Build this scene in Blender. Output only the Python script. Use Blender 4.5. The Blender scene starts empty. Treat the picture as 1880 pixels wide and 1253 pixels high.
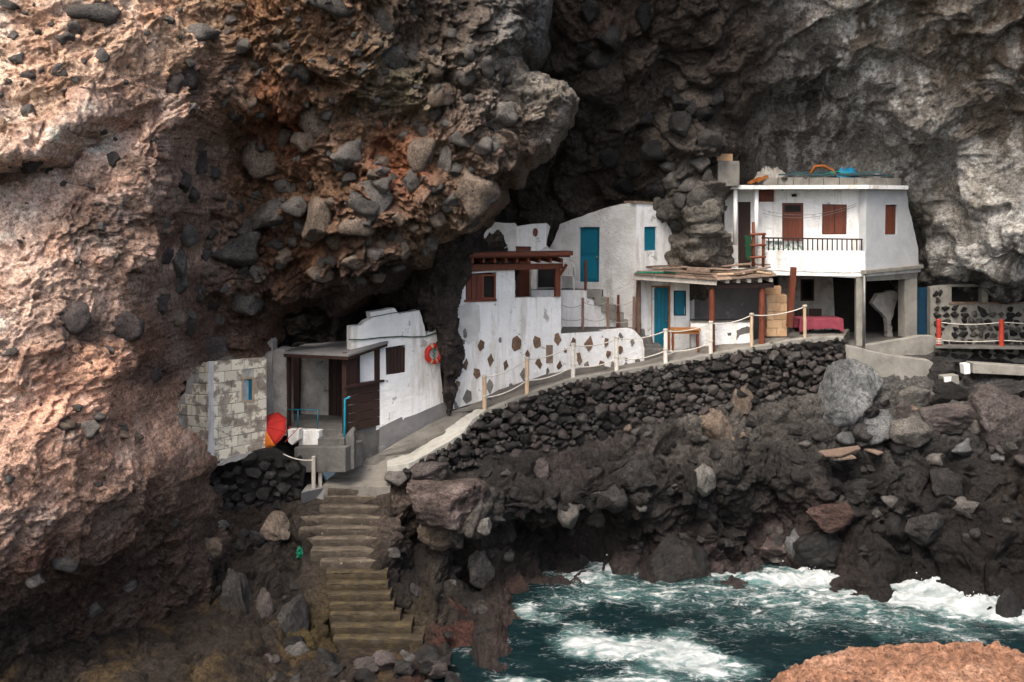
import bpy, bmesh, math, random
import numpy as np
from mathutils import Vector, Matrix

random.seed(7)
SC = bpy.context.scene
COL = SC.collection
R = math.radians
F, U0, V0, ZC = 1900.0, 940.0, 380.0, 10.4      # survey constants: focal length in photo pixels, eye height above the sea

# ------------------------------------------------------------------ camera, sky, sun, exposure
cam_d = bpy.data.cameras.new('camera'); cam = bpy.data.objects.new('camera', cam_d); COL.objects.link(cam)
cam_d.sensor_width = 36; cam_d.lens = 36 * F / 1880; cam_d.shift_y = -(626.5 - V0) / 1880
cam_d.clip_start = .1; cam_d.clip_end = 2000
cam.location = (0, 0, ZC); cam.rotation_euler = (R(90), 0, 0)
SC.camera = cam
SUN_EL, SUN_AZ = 57, 207        # azimuth clockwise from +Y, so the light comes from behind the viewer, over the left shoulder
w = bpy.data.worlds.new('World'); SC.world = w; w.use_nodes = True
nt = w.node_tree; bg = nt.nodes['Background']
sky = nt.nodes.new('ShaderNodeTexSky'); sky.sky_type = 'NISHITA'; sky.sun_disc = False
sky.sun_elevation = R(SUN_EL); sky.sun_rotation = R(SUN_AZ); sky.dust_density = 6; sky.air_density = 1.0; sky.ozone_density = .6
nt.links.new(sky.outputs[0], bg.inputs[0]); bg.inputs[1].default_value = .15
sl = bpy.data.lights.new('sun', 'SUN'); sl.energy = 1.5; sl.angle = R(22); sl.color = (1, .95, .88)
sun = bpy.data.objects.new('sun', sl); COL.objects.link(sun)
_d = Vector((math.sin(R(SUN_AZ)) * math.cos(R(SUN_EL)), math.cos(R(SUN_AZ)) * math.cos(R(SUN_EL)), math.sin(R(SUN_EL))))
sun.rotation_euler = _d.to_track_quat('Z', 'Y').to_euler(); sun.location = _d * 60
SC.view_settings.view_transform = 'Standard'; SC.view_settings.look = 'None'
SC.view_settings.gamma = 1; SC.view_settings.exposure = 1.12
SC.cycles.max_bounces = 4; SC.cycles.diffuse_bounces = 3; SC.cycles.glossy_bounces = 2; SC.cycles.use_denoising = True
SC.cycles.use_adaptive_sampling = True; SC.cycles.adaptive_threshold = .025

# ------------------------------------------------------------------ survey helpers
def P(u, v, D):
    return Vector(((u - U0) / F * D, D, ZC - (v - V0) / F * D))
def PZ(u, v, z):                      # the point of a sight line at height z
    D = (ZC - z) * F / (v - V0)
    return P(u, v, D)

class WP:
    """A vertical plane through two surveyed plan points."""
    def __init__(s, u0, D0, u1, D1):
        s.a = P(u0, 0, D0); s.b = P(u1, 0, D1)
        d = (s.b - s.a); d.z = 0; s.t = d.normalized()
        s.n = Vector((s.t.y, -s.t.x, 0))
        if s.n.y > 0: s.n = -s.n
    def at(s, u, v, off=0):
        a, b = (u - U0) / F, -(v - V0) / F
        k = (s.n.x * s.a.x + s.n.y * s.a.y + off) / (s.n.x * a + s.n.y)
        return Vector((a * k, k, ZC + b * k))
    def poly(s, pts, off=0): return [s.at(u, v, off) for u, v in pts]

# ------------------------------------------------------------------ objects
ORG = {}
def _tag(o, label, cat, group):
    if label: o['label'] = label
    if cat: o['category'] = cat
    if group: o['group'] = group
def thing(name, loc, label, cat, group=None):
    o = bpy.data.objects.new(name, None); COL.objects.link(o); o.empty_display_size = .2
    o.location = loc; ORG[o] = Vector(loc); _tag(o, label, cat, group); return o
def link_mesh(name, verts, faces, mat, parent=None, label=None, cat=None, group=None, kind=None, smooth=False, origin=None):
    if parent is not None: org = ORG[parent]
    elif origin is not None: org = Vector(origin)
    else:
        xs = [sum(v[i] for v in verts) / len(verts) for i in (0, 1)]
        org = Vector((xs[0], xs[1], min(v[2] for v in verts)))
    me = bpy.data.meshes.new(name)
    me.from_pydata([(v[0] - org.x, v[1] - org.y, v[2] - org.z) for v in verts], [], faces)
    me.validate()
    bm = bmesh.new(); bm.from_mesh(me); bmesh.ops.recalc_face_normals(bm, faces=bm.faces); bm.to_mesh(me); bm.free()
    if smooth:
        for p in me.polygons: p.use_smooth = True
    me.materials.append(mat)
    o = bpy.data.objects.new(name, me); COL.objects.link(o)
    if parent is not None: o.parent = parent
    else: o.location = org
    ORG[o] = org
    _tag(o, label, cat, group)
    if kind: o['kind'] = kind
    return o

class MB:
    def __init__(s): s.v = []; s.f = []
    def add(s, vs, fs):
        k = len(s.v); s.v += [Vector(v) for v in vs]; s.f += [[i + k for i in f] for f in fs]; return s
    def prism(s, poly, vec):
        n = len(poly); vec = Vector(vec)
        vs = [Vector(p) for p in poly] + [Vector(p) + vec for p in poly]
        fs = [list(range(n)), list(range(2 * n - 1, n - 1, -1))] + [[i, i + n, (i + 1) % n + n, (i + 1) % n] for i in range(n)]
        return s.add(vs, fs)
    def bar(s, p, q, w, h=None, up=(0, 0, 1)):
        p, q = Vector(p), Vector(q); h = h or w; d = (q - p).normalized(); up = Vector(up)
        if abs(d.dot(up)) > .97: up = Vector((0, 1, 0))
        a = d.cross(up).normalized() * w / 2; b = a.cross(d).normalized() * h / 2
        c = [p - a - b, p + a - b, p + a + b, p - a + b]
        return s.prism(c, q - p)
    def box(s, c, sx, sy, sz, rz=0):
        c = Vector(c); m = Matrix.Rotation(rz, 3, 'Z')
        b = [c + m @ Vector((x * sx / 2, y * sy / 2, 0)) for x, y in ((-1, -1), (1, -1), (1, 1), (-1, 1))]
        return s.prism(b, (0, 0, sz))
    def tube(s, pts, r, n=8, closed=False, taper=None):
        pts = [Vector(p) for p in pts]; m = len(pts); k = len(s.v); a = None
        for i, p in enumerate(pts):
            if closed: d = pts[(i + 1) % m] - pts[i - 1]
            else: d = pts[min(i + 1, m - 1)] - pts[max(i - 1, 0)]
            d.normalize()
            if a is None:
                a = d.cross(Vector((0, 0, 1)))
                if a.length < .1: a = d.cross(Vector((1, 0, 0)))
            a = (a - d * a.dot(d)).normalized(); b = d.cross(a)
            rr = r * (taper[i] if taper else 1)
            for j in range(n):
                t = 2 * math.pi * j / n
                s.v.append(p + a * math.cos(t) * rr + b * math.sin(t) * rr)
        for i in range(m if closed else m - 1):
            i2 = (i + 1) % m
            for j in range(n):
                j2 = (j + 1) % n
                s.f.append([k + i * n + j, k + i * n + j2, k + i2 * n + j2, k + i2 * n + j])
        if not closed:
            s.f.append([k + j for j in range(n)][::-1]); s.f.append([k + (m - 1) * n + j for j in range(n)])
        return s
    def build(s, name, mat, parent=None, **kw): return link_mesh(name, s.v, s.f, mat, parent, **kw)

def bevel(o, w=.01, seg=2):
    m = o.modifiers.new('bevel', 'BEVEL'); m.width = w; m.segments = seg; m.limit_method = 'ANGLE'; m.angle_limit = R(35); return o

def jag(pts, amp, step, rnd, closed=True):
    """Break straight edges of an outline into short uneven ones."""
    out = []; n = len(pts)
    for i in range(n if closed else n - 1):
        a, b = pts[i], pts[(i + 1) % n]; L = math.hypot(b[0] - a[0], b[1] - a[1]); k = max(1, int(L / step)); out.append(a)
        for j in range(1, k):
            t = j / k; out.append((a[0] + (b[0] - a[0]) * t + rnd.uniform(-amp, amp), a[1] + (b[1] - a[1]) * t + rnd.uniform(-amp, amp)))
    if not closed: out.append(pts[-1])
    return out

def wall(name, pl, outer, holes, thick, mat, parent=None, off=0, **kw):
    """A wall slab with real openings: outline and openings on plane pl, extruded backwards."""
    bm = bmesh.new(); edges = []; loops = []
    for lp in [outer] + list(holes):
        vs = [bm.verts.new(pl.at(u, v, off)) for u, v in lp]; loops.append(vs)
        for i in range(len(vs)): edges.append(bm.edges.new((vs[i], vs[(i + 1) % len(vs)])))
    bmesh.ops.triangle_fill(bm, use_beauty=True, use_dissolve=False, edges=edges, normal=pl.n)
    bm.verts.index_update()
    V = [v.co.copy() for v in bm.verts]; n = len(V); Fc = [[v.index for v in f.verts] for f in bm.faces]
    back = -pl.n * thick
    Vs = V + [p + back for p in V]; Fs = Fc + [[i + n for i in f][::-1] for f in Fc]
    for vs in loops:
        ids = [v.index for v in vs]
        for i in range(len(ids)):
            a, b = ids[i], ids[(i + 1) % len(ids)]; Fs.append([a, b, b + n, a + n])
    bm.free()
    return link_mesh(name, Vs, Fs, mat, parent, **kw)

def panel(name, pl, pts, off, thick, mat, parent=None, **kw):
    if len(pts) == 2: (a, b), (c, d) = pts; pts = [(a, b), (c, b), (c, d), (a, d)]
    return MB().prism(pl.poly(pts, off), -pl.n * thick).build(name, mat, parent, **kw)

def sag(p, q, drop, n=14):
    p, q = Vector(p), Vector(q)
    return [p.lerp(q, i / n) - Vector((0, 0, drop * 4 * (i / n) * (1 - i / n))) for i in range(n + 1)]

# ------------------------------------------------------------------ materials
def _n(nt, t, **kw):
    n = nt.nodes.new('ShaderNode' + t)
    for k, v in kw.items():
        if k in n.inputs: n.inputs[k].default_value = v
        else: setattr(n, k, v)
    return n
def c4(c): return (c[0], c[1], c[2], 1)
def ramp(nt, fac, stops, interp='LINEAR'):
    r = nt.nodes.new('ShaderNodeValToRGB'); r.color_ramp.interpolation = interp
    while len(r.color_ramp.elements) > len(stops): r.color_ramp.elements.remove(r.color_ramp.elements[-1])
    while len(r.color_ramp.elements) < len(stops): r.color_ramp.elements.new(1)
    for e, (p, c) in zip(r.color_ramp.elements, stops):
        e.position = p; e.color = c4(c) if hasattr(c, '__len__') else (c, c, c, 1)
    nt.links.new(fac, r.inputs[0]); return r.outputs[0]
def mixc(nt, fac, a, b, mode='MIX'):
    m = nt.nodes.new('ShaderNodeMix'); m.data_type = 'RGBA'; m.blend_type = mode
    for i, x in ((0, fac), (6, a), (7, b)):
        if hasattr(x, 'links') or isinstance(x, bpy.types.NodeSocket): nt.links.new(x, m.inputs[i])
        elif i == 0: m.inputs[0].default_value = x
        else: m.inputs[i].default_value = c4(x) if len(x) == 3 else x
    return m.outputs[2]
def math_(nt, op, a, b=None, clamp=False):
    m = nt.nodes.new('ShaderNodeMath'); m.operation = op; m.use_clamp = clamp
    for i, x in ((0, a), (1, b)):
        if x is None: continue
        if isinstance(x, bpy.types.NodeSocket): nt.links.new(x, m.inputs[i])
        else: m.inputs[i].default_value = x
    return m.outputs[0]
def coords(nt, kind, stretch=(1, 1, 1), jitter=True):
    if kind == 'world': src = _n(nt, 'NewGeometry').outputs['Position']
    else: src = _n(nt, 'TexCoord').outputs['Object']
    if kind != 'world' and jitter:
        oi = _n(nt, 'ObjectInfo'); cm = _n(nt, 'VectorMath', operation='SCALE'); cv = _n(nt, 'CombineXYZ')
        for i in range(3): nt.links.new(oi.outputs['Random'], cv.inputs[i])
        nt.links.new(cv.outputs[0], cm.inputs[0]); cm.inputs['Scale'].default_value = 37
        ad = _n(nt, 'VectorMath', operation='ADD'); nt.links.new(src, ad.inputs[0]); nt.links.new(cm.outputs[0], ad.inputs[1]); src = ad.outputs[0]
    mp = _n(nt, 'Mapping'); mp.inputs['Scale'].default_value = stretch
    nt.links.new(src, mp.inputs[0]); return mp.outputs[0]
def noise(nt, co, scale, detail=6, rough=.6, dist=0):
    n = _n(nt, 'TexNoise', Scale=scale, Detail=detail, Roughness=rough, Distortion=dist); nt.links.new(co, n.inputs['Vector']); return n.outputs['Fac']
def bumpn(nt, h, strength, dist, prev=None):
    b = _n(nt, 'Bump', Strength=strength, Distance=dist); nt.links.new(h, b.inputs['Height'])
    if prev is not None: nt.links.new(prev, b.inputs['Normal'])
    return b.outputs[0]
def new_mat(name):
    m = bpy.data.materials.new(name); m.use_nodes = True; nt = m.node_tree
    return m, nt, nt.nodes['Principled BSDF']

def mk(name, stops, scale=4, detail=6, rough=.8, bump=.3, bscale=25, bdist=.02, coord='obj', stretch=(1, 1, 1), spec=.3, rnd=0, patches=(), metal=0, dist=.4):
    """stops: colour ramp over noise; patches: (scale, threshold, softness, colour[, stretch]) worn or stained areas with a shape of their own."""
    m, nt, b = new_mat(name); co = coords(nt, coord, stretch)
    c = ramp(nt, noise(nt, co, scale, detail, .62, dist), stops)
    for pt in patches:
        pc = coords(nt, coord, pt[4]) if len(pt) > 4 else coords(nt, coord)
        f = ramp(nt, noise(nt, pc, pt[0], 9, .68, .3), [(pt[1], 0), (min(1, pt[1] + pt[2]), 1)])
        c = mixc(nt, f, c, pt[3])
    if rnd:
        oi = _n(nt, 'ObjectInfo'); k = math_(nt, 'MULTIPLY_ADD', oi.outputs['Random'], 2 * rnd); nt.nodes[-1].inputs[2].default_value = 1 - rnd
        hs = _n(nt, 'HueSaturation'); nt.links.new(c, hs.inputs['Color']); nt.links.new(k, hs.inputs['Value']); c = hs.outputs[0]
    nt.links.new(c, b.inputs['Base Color'])
    b.inputs['Roughness'].default_value = rough; b.inputs['Specular IOR Level'].default_value = spec; b.inputs['Metallic'].default_value = metal
    if bump:
        h = noise(nt, co, bscale, 7, .65); nt.links.new(bumpn(nt, h, bump, bdist), b.inputs['Normal'])
    return m

M = {}
M['plaster'] = mk('white_plaster', [(.3, (.70, .70, .68)), (.55, (.80, .80, .79)), (.8, (.84, .84, .83))], 1.3, 8, .9, .8, 7, .05,
                  patches=[(1.1, .55, .10, (.57, .54, .49), (1.8, 1.8, .30)), (1.5, .53, .16, (.66, .63, .57), (6, 6, .22)), (.8, .54, .12, (.56, .53, .475), (3, 3, .5)), (2.4, .63, .02, (.40, .385, .355)), (9, .70, .03, (.25, .24, .22))])
M['plaster_old'] = mk('stained_white_plaster', [(.25, (.42, .41, .39)), (.5, (.60, .59, .57)), (.75, (.70, .70, .68))], 1.6, 9, .95, .8, 12, .05,
                  patches=[(1.6, .56, .10, (.40, .385, .36), (1.5, 1.5, .3)), (4.5, .66, .02, (.20, .19, .175)), (22, .66, .03, (.13, .125, .12))])
M['plaster_shaded'] = mk('shaded_white_plaster', [(.3, (.37, .38, .39)), (.7, (.47, .485, .495))], 2, 8, .9, .5, 10, .03, patches=[(1.3, .6, .1, (.40, .40, .40), (2, 2, .3))])  # white plaster with the shade of the side wall painted into its colour
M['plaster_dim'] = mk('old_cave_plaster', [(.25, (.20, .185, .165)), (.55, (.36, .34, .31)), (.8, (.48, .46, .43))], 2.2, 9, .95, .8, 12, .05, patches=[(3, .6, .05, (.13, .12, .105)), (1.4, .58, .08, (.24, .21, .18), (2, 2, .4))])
M['plinth'] = mk('grey_plinth', [(.3, (.13, .125, .125)), (.7, (.20, .195, .19))], 2.5, 8, .9, .5, 14, .03, patches=[(3, .64, .05, (.30, .28, .26))])
M['concrete'] = mk('concrete', [(.25, (.14, .132, .118)), (.5, (.215, .205, .18)), (.8, (.30, .285, .25))], 2.5, 9, .92, .6, 16, .03, patches=[(2, .6, .08, (.17, .16, .145), (2, 2, .35)), (9, .68, .03, (.13, .12, .11))])
M['concrete_dk'] = mk('dark_concrete', [(.25, (.065, .062, .058)), (.7, (.135, .13, .12))], 3, 9, .92, .6, 16, .03, patches=[(3, .62, .05, (.20, .19, .17)), (1.2, .56, .1, (.06, .055, .05), (2, 2, .4))])
M['concrete_mid'] = mk('weathered_concrete', [(.25, (.10, .095, .085)), (.5, (.18, .17, .15)), (.8, (.26, .245, .21))], 2.5, 9, .92, .7, 16, .03, patches=[(3, .58, .08, (.09, .085, .075), (2, 2, .5))])
M['kerb'] = mk('pale_concrete', [(.25, (.24, .23, .205)), (.5, (.34, .33, .295)), (.8, (.43, .42, .38))], 3, 9, .92, .5, 20, .02, patches=[(4, .62, .05, (.24, .23, .21))])
M['path'] = mk('path_concrete', [(.2, (.09, .083, .073)), (.5, (.155, .143, .125)), (.8, (.215, .20, .175))], 1.4, 10, .95, .7, 12, .03, patches=[(2.2, .57, .08, (.085, .075, .065)), (6, .66, .04, (.25, .235, .21))])
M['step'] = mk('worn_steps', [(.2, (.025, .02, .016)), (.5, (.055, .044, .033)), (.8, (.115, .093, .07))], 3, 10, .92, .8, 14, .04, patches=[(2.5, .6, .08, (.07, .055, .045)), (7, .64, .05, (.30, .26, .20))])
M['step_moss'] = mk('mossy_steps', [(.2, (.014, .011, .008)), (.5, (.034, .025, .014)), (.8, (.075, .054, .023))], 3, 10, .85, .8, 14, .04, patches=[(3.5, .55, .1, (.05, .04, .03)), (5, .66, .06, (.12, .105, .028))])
M['nosing'] = mk('worn_highlit_nosing', [(.3, (.035, .028, .021)), (.5, (.085, .068, .05)), (.72, (.15, .122, .09))], 4, 9, .9, .8, 18, .03)
M['nosing_moss'] = mk('mossy_highlit_nosing', [(.3, (.018, .014, .009)), (.5, (.045, .034, .018)), (.72, (.085, .064, .028))], 4, 9, .85, .8, 18, .03)
M['block'] = mk('peeling_blocks', [(.25, (.22, .18, .14)), (.5, (.36, .30, .235)), (.8, (.52, .45, .35))], 4, 9, .95, .9, 22, .03, coord='world', rnd=.14,
                patches=[(2.0, .475, .05, (.82, .75, .59)), (5, .60, .05, (.22, .19, .155)), (18, .66, .03, (.12, .11, .10))])
M['mortar'] = mk('mortar', [(.3, (.30, .28, .25)), (.7, (.55, .53, .48))], 6, 9, .95, .9, 25, .03)
M['wood_dk'] = mk('dark_brown_wood', [(.3, (.020, .010, .008)), (.7, (.042, .020, .015))], 3, 6, .55, .4, 20, .01, stretch=(6, 6, 1), rnd=.2)
M['wood_red'] = mk('red_brown_wood', [(.3, (.085, .022, .012)), (.7, (.155, .045, .024))], 3, 6, .5, .4, 20, .01, stretch=(7, 7, 1), rnd=.15)
M['wood_pergola'] = mk('stained_timber', [(.3, (.12, .032, .015)), (.7, (.20, .062, .030))], 3, 6, .55, .4, 20, .01, stretch=(4, 4, 4), rnd=.2)
M['wood_orange'] = mk('orange_wood', [(.3, (.20, .075, .02)), (.7, (.34, .14, .035))], 3, 6, .5, .4, 20, .01, stretch=(6, 6, 1), rnd=.15)
M['wood_grey'] = mk('weathered_wood', [(.2, (.10, .065, .048)), (.5, (.22, .155, .115)), (.8, (.36, .29, .235))], 2.5, 8, .85, .6, 24, .01, stretch=(5, 5, 5), rnd=.4)
M['wood_pale'] = mk('pale_lumber', [(.3, (.30, .26, .22)), (.7, (.46, .42, .37))], 3, 7, .8, .5, 24, .01, stretch=(5, 5, 2), rnd=.12)
M['wood_tan'] = mk('tan_post', [(.3, (.36, .25, .16)), (.7, (.55, .41, .28))], 4, 7, .75, .4, 24, .01, stretch=(6, 6, 1), rnd=.15)
M['post_white'] = mk('whitewashed_post', [(.3, (.55, .50, .43)), (.7, (.72, .69, .62))], 4, 7, .75, .4, 24, .01, stretch=(6, 6, 1), rnd=.08, patches=[(6, .62, .05, (.42, .33, .24))])
M['post_old'] = mk('old_post', [(.3, (.11, .06, .045)), (.7, (.22, .14, .105))], 4, 7, .8, .5, 24, .01, stretch=(6, 6, 1), rnd=.3)
M['rope'] = mk('rope', [(.3, (.46, .42, .36)), (.7, (.66, .63, .56))], 40, 4, .9, .5, 90, .004)
M['rope_old'] = mk('old_rope', [(.3, (.26, .22, .18)), (.7, (.42, .38, .32))], 40, 4, .9, .5, 90, .004)
M['blue'] = mk('blue_paint', [(.3, (.004, .105, .165)), (.7, (.008, .145, .21))], 2, 6, .45, .15, 30, .005, rnd=.12, patches=[(7, .70, .02, (.10, .16, .17))])
M['blue_dk'] = mk('dark_blue_paint', [(.3, (.006, .030, .062)), (.7, (.010, .045, .085))], 2, 6, .5, .15, 30, .005)
M['cyan'] = mk('turquoise_paint', [(.3, (.004, .20, .30)), (.7, (.006, .26, .37))], 3, 4, .4, .1, 30, .004)
M['red'] = mk('red_plastic', [(.3, (.46, .020, .014)), (.7, (.62, .035, .022))], 4, 5, .45, .15, 40, .004)
M['redpost'] = mk('red_post_paint', [(.3, (.26, .025, .014)), (.7, (.40, .045, .026))], 5, 5, .6, .3, 30, .005)
M['white'] = mk('white_paint', [(.3, (.70, .70, .68)), (.7, (.82, .82, .80))], 4, 5, .6, .2, 30, .005)
M['plastic'] = mk('white_plastic', [(.3, (.52, .50, .47)), (.7, (.60, .585, .55))], 4, 5, .45, .1, 30, .003)
M['orange'] = mk('orange_cloth', [(.35, (.62, .15, .02)), (.65, (.72, .22, .035))], 1.5, 4, .8, .2, 30, .005)
M['redcloth'] = mk('red_cloth', [(.3, (.36, .018, .014)), (.7, (.52, .030, .022))], 1.5, 4, .8, .2, 30, .005)
M['cloth'] = mk('wine_tablecloth', [(.3, (.16, .028, .042)), (.7, (.23, .045, .065))], 5, 5, .9, .3, 30, .006)
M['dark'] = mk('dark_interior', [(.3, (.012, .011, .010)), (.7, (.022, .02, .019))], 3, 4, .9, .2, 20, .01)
M['curtain'] = mk('printed_cloth', [(.35, (.55, .58, .56)), (.5, (.60, .63, .62)), (.60, (.10, .22, .14)), (.68, (.16, .14, .28))], 9, 3, .9, .2, 30, .005)
M['tan_tile'] = mk('tan_stone', [(.25, (.28, .17, .09)), (.5, (.42, .27, .155)), (.8, (.52, .36, .22))], 4, 8, .85, .5, 20, .01, rnd=.25)
M['green_rope'] = mk('green_cord', [(.3, (.006, .17, .10)), (.7, (.012, .30, .18))], 20, 4, .7, .3, 60, .004)
M['hose'] = mk('green_hose', [(.3, (.012, .05, .028)), (.7, (.02, .085, .045))], 5, 4, .5, .1, 30, .004)
M['tarp'] = mk('blue_tarp', [(.3, (.006, .14, .26)), (.7, (.012, .22, .38))], 4, 6, .5, .5, 14, .02)
M['tealboard'] = mk('teal_boards', [(.3, (.02, .055, .065)), (.7, (.045, .10, .11))], 4, 6, .7, .3, 20, .01, rnd=.3)
M['sheet'] = mk('grey_plastic_sheet', [(.3, (.22, .205, .18)), (.7, (.36, .34, .30))], 5, 6, .6, .6, 14, .02)
M['rust'] = mk('rusty_orange', [(.3, (.18, .055, .012)), (.7, (.34, .12, .025))], 5, 6, .7, .4, 20, .01)
M['metal'] = mk('grey_metal', [(.3, (.12, .12, .12)), (.7, (.20, .20, .19))], 5, 5, .45, .2, 30, .005, metal=.4)
M['glass'] = mk('window_glass', [(.3, (.22, .30, .34)), (.7, (.40, .48, .50))], 3, 3, .12, 0, spec=.6)
M['slate'] = mk('brown_slate', [(.25, (.075, .042, .026)), (.5, (.135, .082, .052)), (.8, (.20, .14, .095))], 7, 8, .85, .6, 25, .01, rnd=.3)
M['slate_grey'] = mk('grey_slate', [(.25, (.10, .095, .085)), (.7, (.21, .20, .18))], 7, 8, .85, .6, 25, .01, rnd=.25)
M['foliage'] = mk('green_net', [(.3, (.008, .04, .02)), (.7, (.015, .07, .035))], 8, 5, .8, .5, 20, .01)

# ================================================================== rock
_G = np.array([(1,1,0),(-1,1,0),(1,-1,0),(-1,-1,0),(1,0,1),(-1,0,1),(1,0,-1),(-1,0,-1),(0,1,1),(0,-1,1),(0,1,-1),(0,-1,-1),(1,1,0),(-1,1,0),(0,-1,1),(0,-1,-1)], dtype=np.float32)
def _hash(x, y, z, seed):
    h = (x.astype(np.uint32) * np.uint32(374761393) + y.astype(np.uint32) * np.uint32(668265263) + z.astype(np.uint32) * np.uint32(2147483647 - 40503) + np.uint32(seed * 1013904223 & 0xffffffff))
    h = (h ^ (h >> np.uint32(13))) * np.uint32(1274126177); h = (h ^ (h >> np.uint32(15))) * np.uint32(2246822519)
    return h ^ (h >> np.uint32(13))
def perlin(p, seed=0):
    out = np.empty(len(p), np.float32)
    for s in range(0, len(p), 200000):
        q = p[s:s + 200000]; i = np.floor(q).astype(np.int64); f = (q - i).astype(np.float32); w = f * f * f * (f * (f * 6 - 15) + 10)
        acc = 0
        for dx in (0, 1):
            wx = w[:, 0] if dx else 1 - w[:, 0]
            for dy in (0, 1):
                wy = w[:, 1] if dy else 1 - w[:, 1]
                for dz in (0, 1):
                    wz = w[:, 2] if dz else 1 - w[:, 2]
                    g = _G[_hash(i[:, 0] + dx, i[:, 1] + dy, i[:, 2] + dz, seed) & np.uint32(15)]
                    acc = acc + wx * wy * wz * (g[:, 0] * (f[:, 0] - dx) + g[:, 1] * (f[:, 1] - dy) + g[:, 2] * (f[:, 2] - dz))
        out[s:s + 200000] = acc
    return out
def fbm(p, oct=4, seed=0, gain=.5, kind=0):
    a, t, n = 1., 0., 0
    for o in range(oct):
        v = perlin(p * (2.03 ** o) + o * 17.3, seed + o)
        if kind == 1: v = 1 - 2.2 * np.abs(v) - .45         # ridged
        elif kind == 2: v = 2.2 * np.abs(v) - .5            # billow
        t = t + a * v; a *= gain
    return t
def worley(p, seed=0):
    """Distance to the nearest scattered point, and a random value of that cell."""
    D = np.empty(len(p), np.float32); Cc = np.empty(len(p), np.float32)
    for s in range(0, len(p), 150000):
        q = p[s:s + 150000]; i = np.floor(q).astype(np.int64); f = (q - i).astype(np.float32)
        best = np.full(len(q), 9., np.float32); cid = np.zeros(len(q), np.float32)
        for dx in (-1, 0, 1):
            for dy in (-1, 0, 1):
                for dz in (-1, 0, 1):
                    h = _hash(i[:, 0] + dx, i[:, 1] + dy, i[:, 2] + dz, seed)
                    a = (h & np.uint32(1023)).astype(np.float32) / 1023; b = ((h >> np.uint32(10)) & np.uint32(1023)).astype(np.float32) / 1023
                    c = ((h >> np.uint32(20)) & np.uint32(1023)).astype(np.float32) / 1023
                    d = (dx + a - f[:, 0]) ** 2 + (dy + b - f[:, 1]) ** 2 + (dz + c - f[:, 2]) ** 2
                    m = d < best; best = np.where(m, d, best); cid = np.where(m, (a * 7.3 + c * 3.1) % 1, cid)
        D[s:s + 150000] = np.sqrt(best); Cc[s:s + 150000] = cid
    return D, Cc
def sstep(a, b, x):
    t = np.clip((x - a) / (b - a), 0, 1); return t * t * (3 - 2 * t)
def tps(pts, X, Z, smooth=.02):
    """Smooth depth surface y(x, z) through surveyed points (u, v, D)."""
    w = np.array([[(u - U0) / F * D, ZC - (v - V0) / F * D, D] for u, v, D in pts]); n = len(w)
    K = lambda r2: .5 * r2 * np.log(r2 + 1e-9)
    A = np.zeros((n + 3, n + 3)); d2 = ((w[:, None, :2] - w[None, :, :2]) ** 2).sum(2)
    A[:n, :n] = K(d2) + np.eye(n) * smooth; A[:n, n] = 1; A[:n, n + 1:] = w[:, :2]; A[n:, :n] = A[:n, n:].T
    c = np.linalg.solve(A, np.concatenate([w[:, 2], [0, 0, 0]]))
    y = c[n] + c[n + 1] * X + c[n + 2] * Z
    for k in range(n): y = y + c[k] * K((X - w[k, 0]) ** 2 + (Z - w[k, 1]) ** 2)
    return y
def idw(pts, X, Z, Dref, pw=4.0):
    """Blend rock colours surveyed at pixels (u, v, rgb)."""
    num = np.zeros((len(X), 3)); den = np.zeros(len(X))
    for u, v, c in pts:
        x, z = (u - U0) / F * Dref(u), ZC - (v - V0) / F * Dref(u)
        k = 1 / (((X - x) ** 2 + (Z - z) ** 2 + .05) ** (pw / 2)); num += k[:, None] * np.array(c); den += k
    return num / den[:, None]
def sdf(poly, X, Z):
    """Signed distance to an outline in the x-z plane, positive inside."""
    d = np.full(len(X), 1e9); ins = np.zeros(len(X), bool); n = len(poly)
    for i in range(n):
        ax, az = poly[i]; bx, bz = poly[(i + 1) % n]; ex, ez = bx - ax, bz - az
        t = np.clip(((X - ax) * ex + (Z - az) * ez) / (ex * ex + ez * ez + 1e-12), 0, 1)
        d = np.minimum(d, (X - ax - t * ex) ** 2 + (Z - az - t * ez) ** 2)
        ins ^= ((az > Z) != (bz > Z)) & (X < (bx - ax) * (Z - az) / (bz - az + 1e-12) + ax)
    return np.where(ins, 1, -1) * np.sqrt(d)
def axis(lo, a, b, hi, fine, coarse):
    return np.concatenate([np.arange(lo, a - coarse * .5, coarse), np.arange(a, b, fine), np.arange(b, hi + coarse * .5, coarse)])

ZBUF = np.full((700, 1100), 1e9)               # survey of the finished rock, 4 px cells: u from -400, v from -400
def survey(V):
    D = V[:, 1]; u = V[:, 0] / D * F + U0; v = V0 - (V[:, 2] - ZC) / D * F
    i = ((v + 400) / 4).astype(int); j = ((u + 400) / 4).astype(int); ok = (i >= 0) & (i < 700) & (j >= 0) & (j < 1100)
    np.minimum.at(ZBUF, (i[ok], j[ok]), D[ok])
def depth_at(u, v, default=28.):
    i, j = int((v + 400) / 4), int((u + 400) / 4)
    w_ = ZBUF[max(i - 1, 0):i + 2, max(j - 1, 0):j + 2]; w_ = w_[w_ < 1e8]
    return float(np.median(w_)) if len(w_) else default

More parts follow.
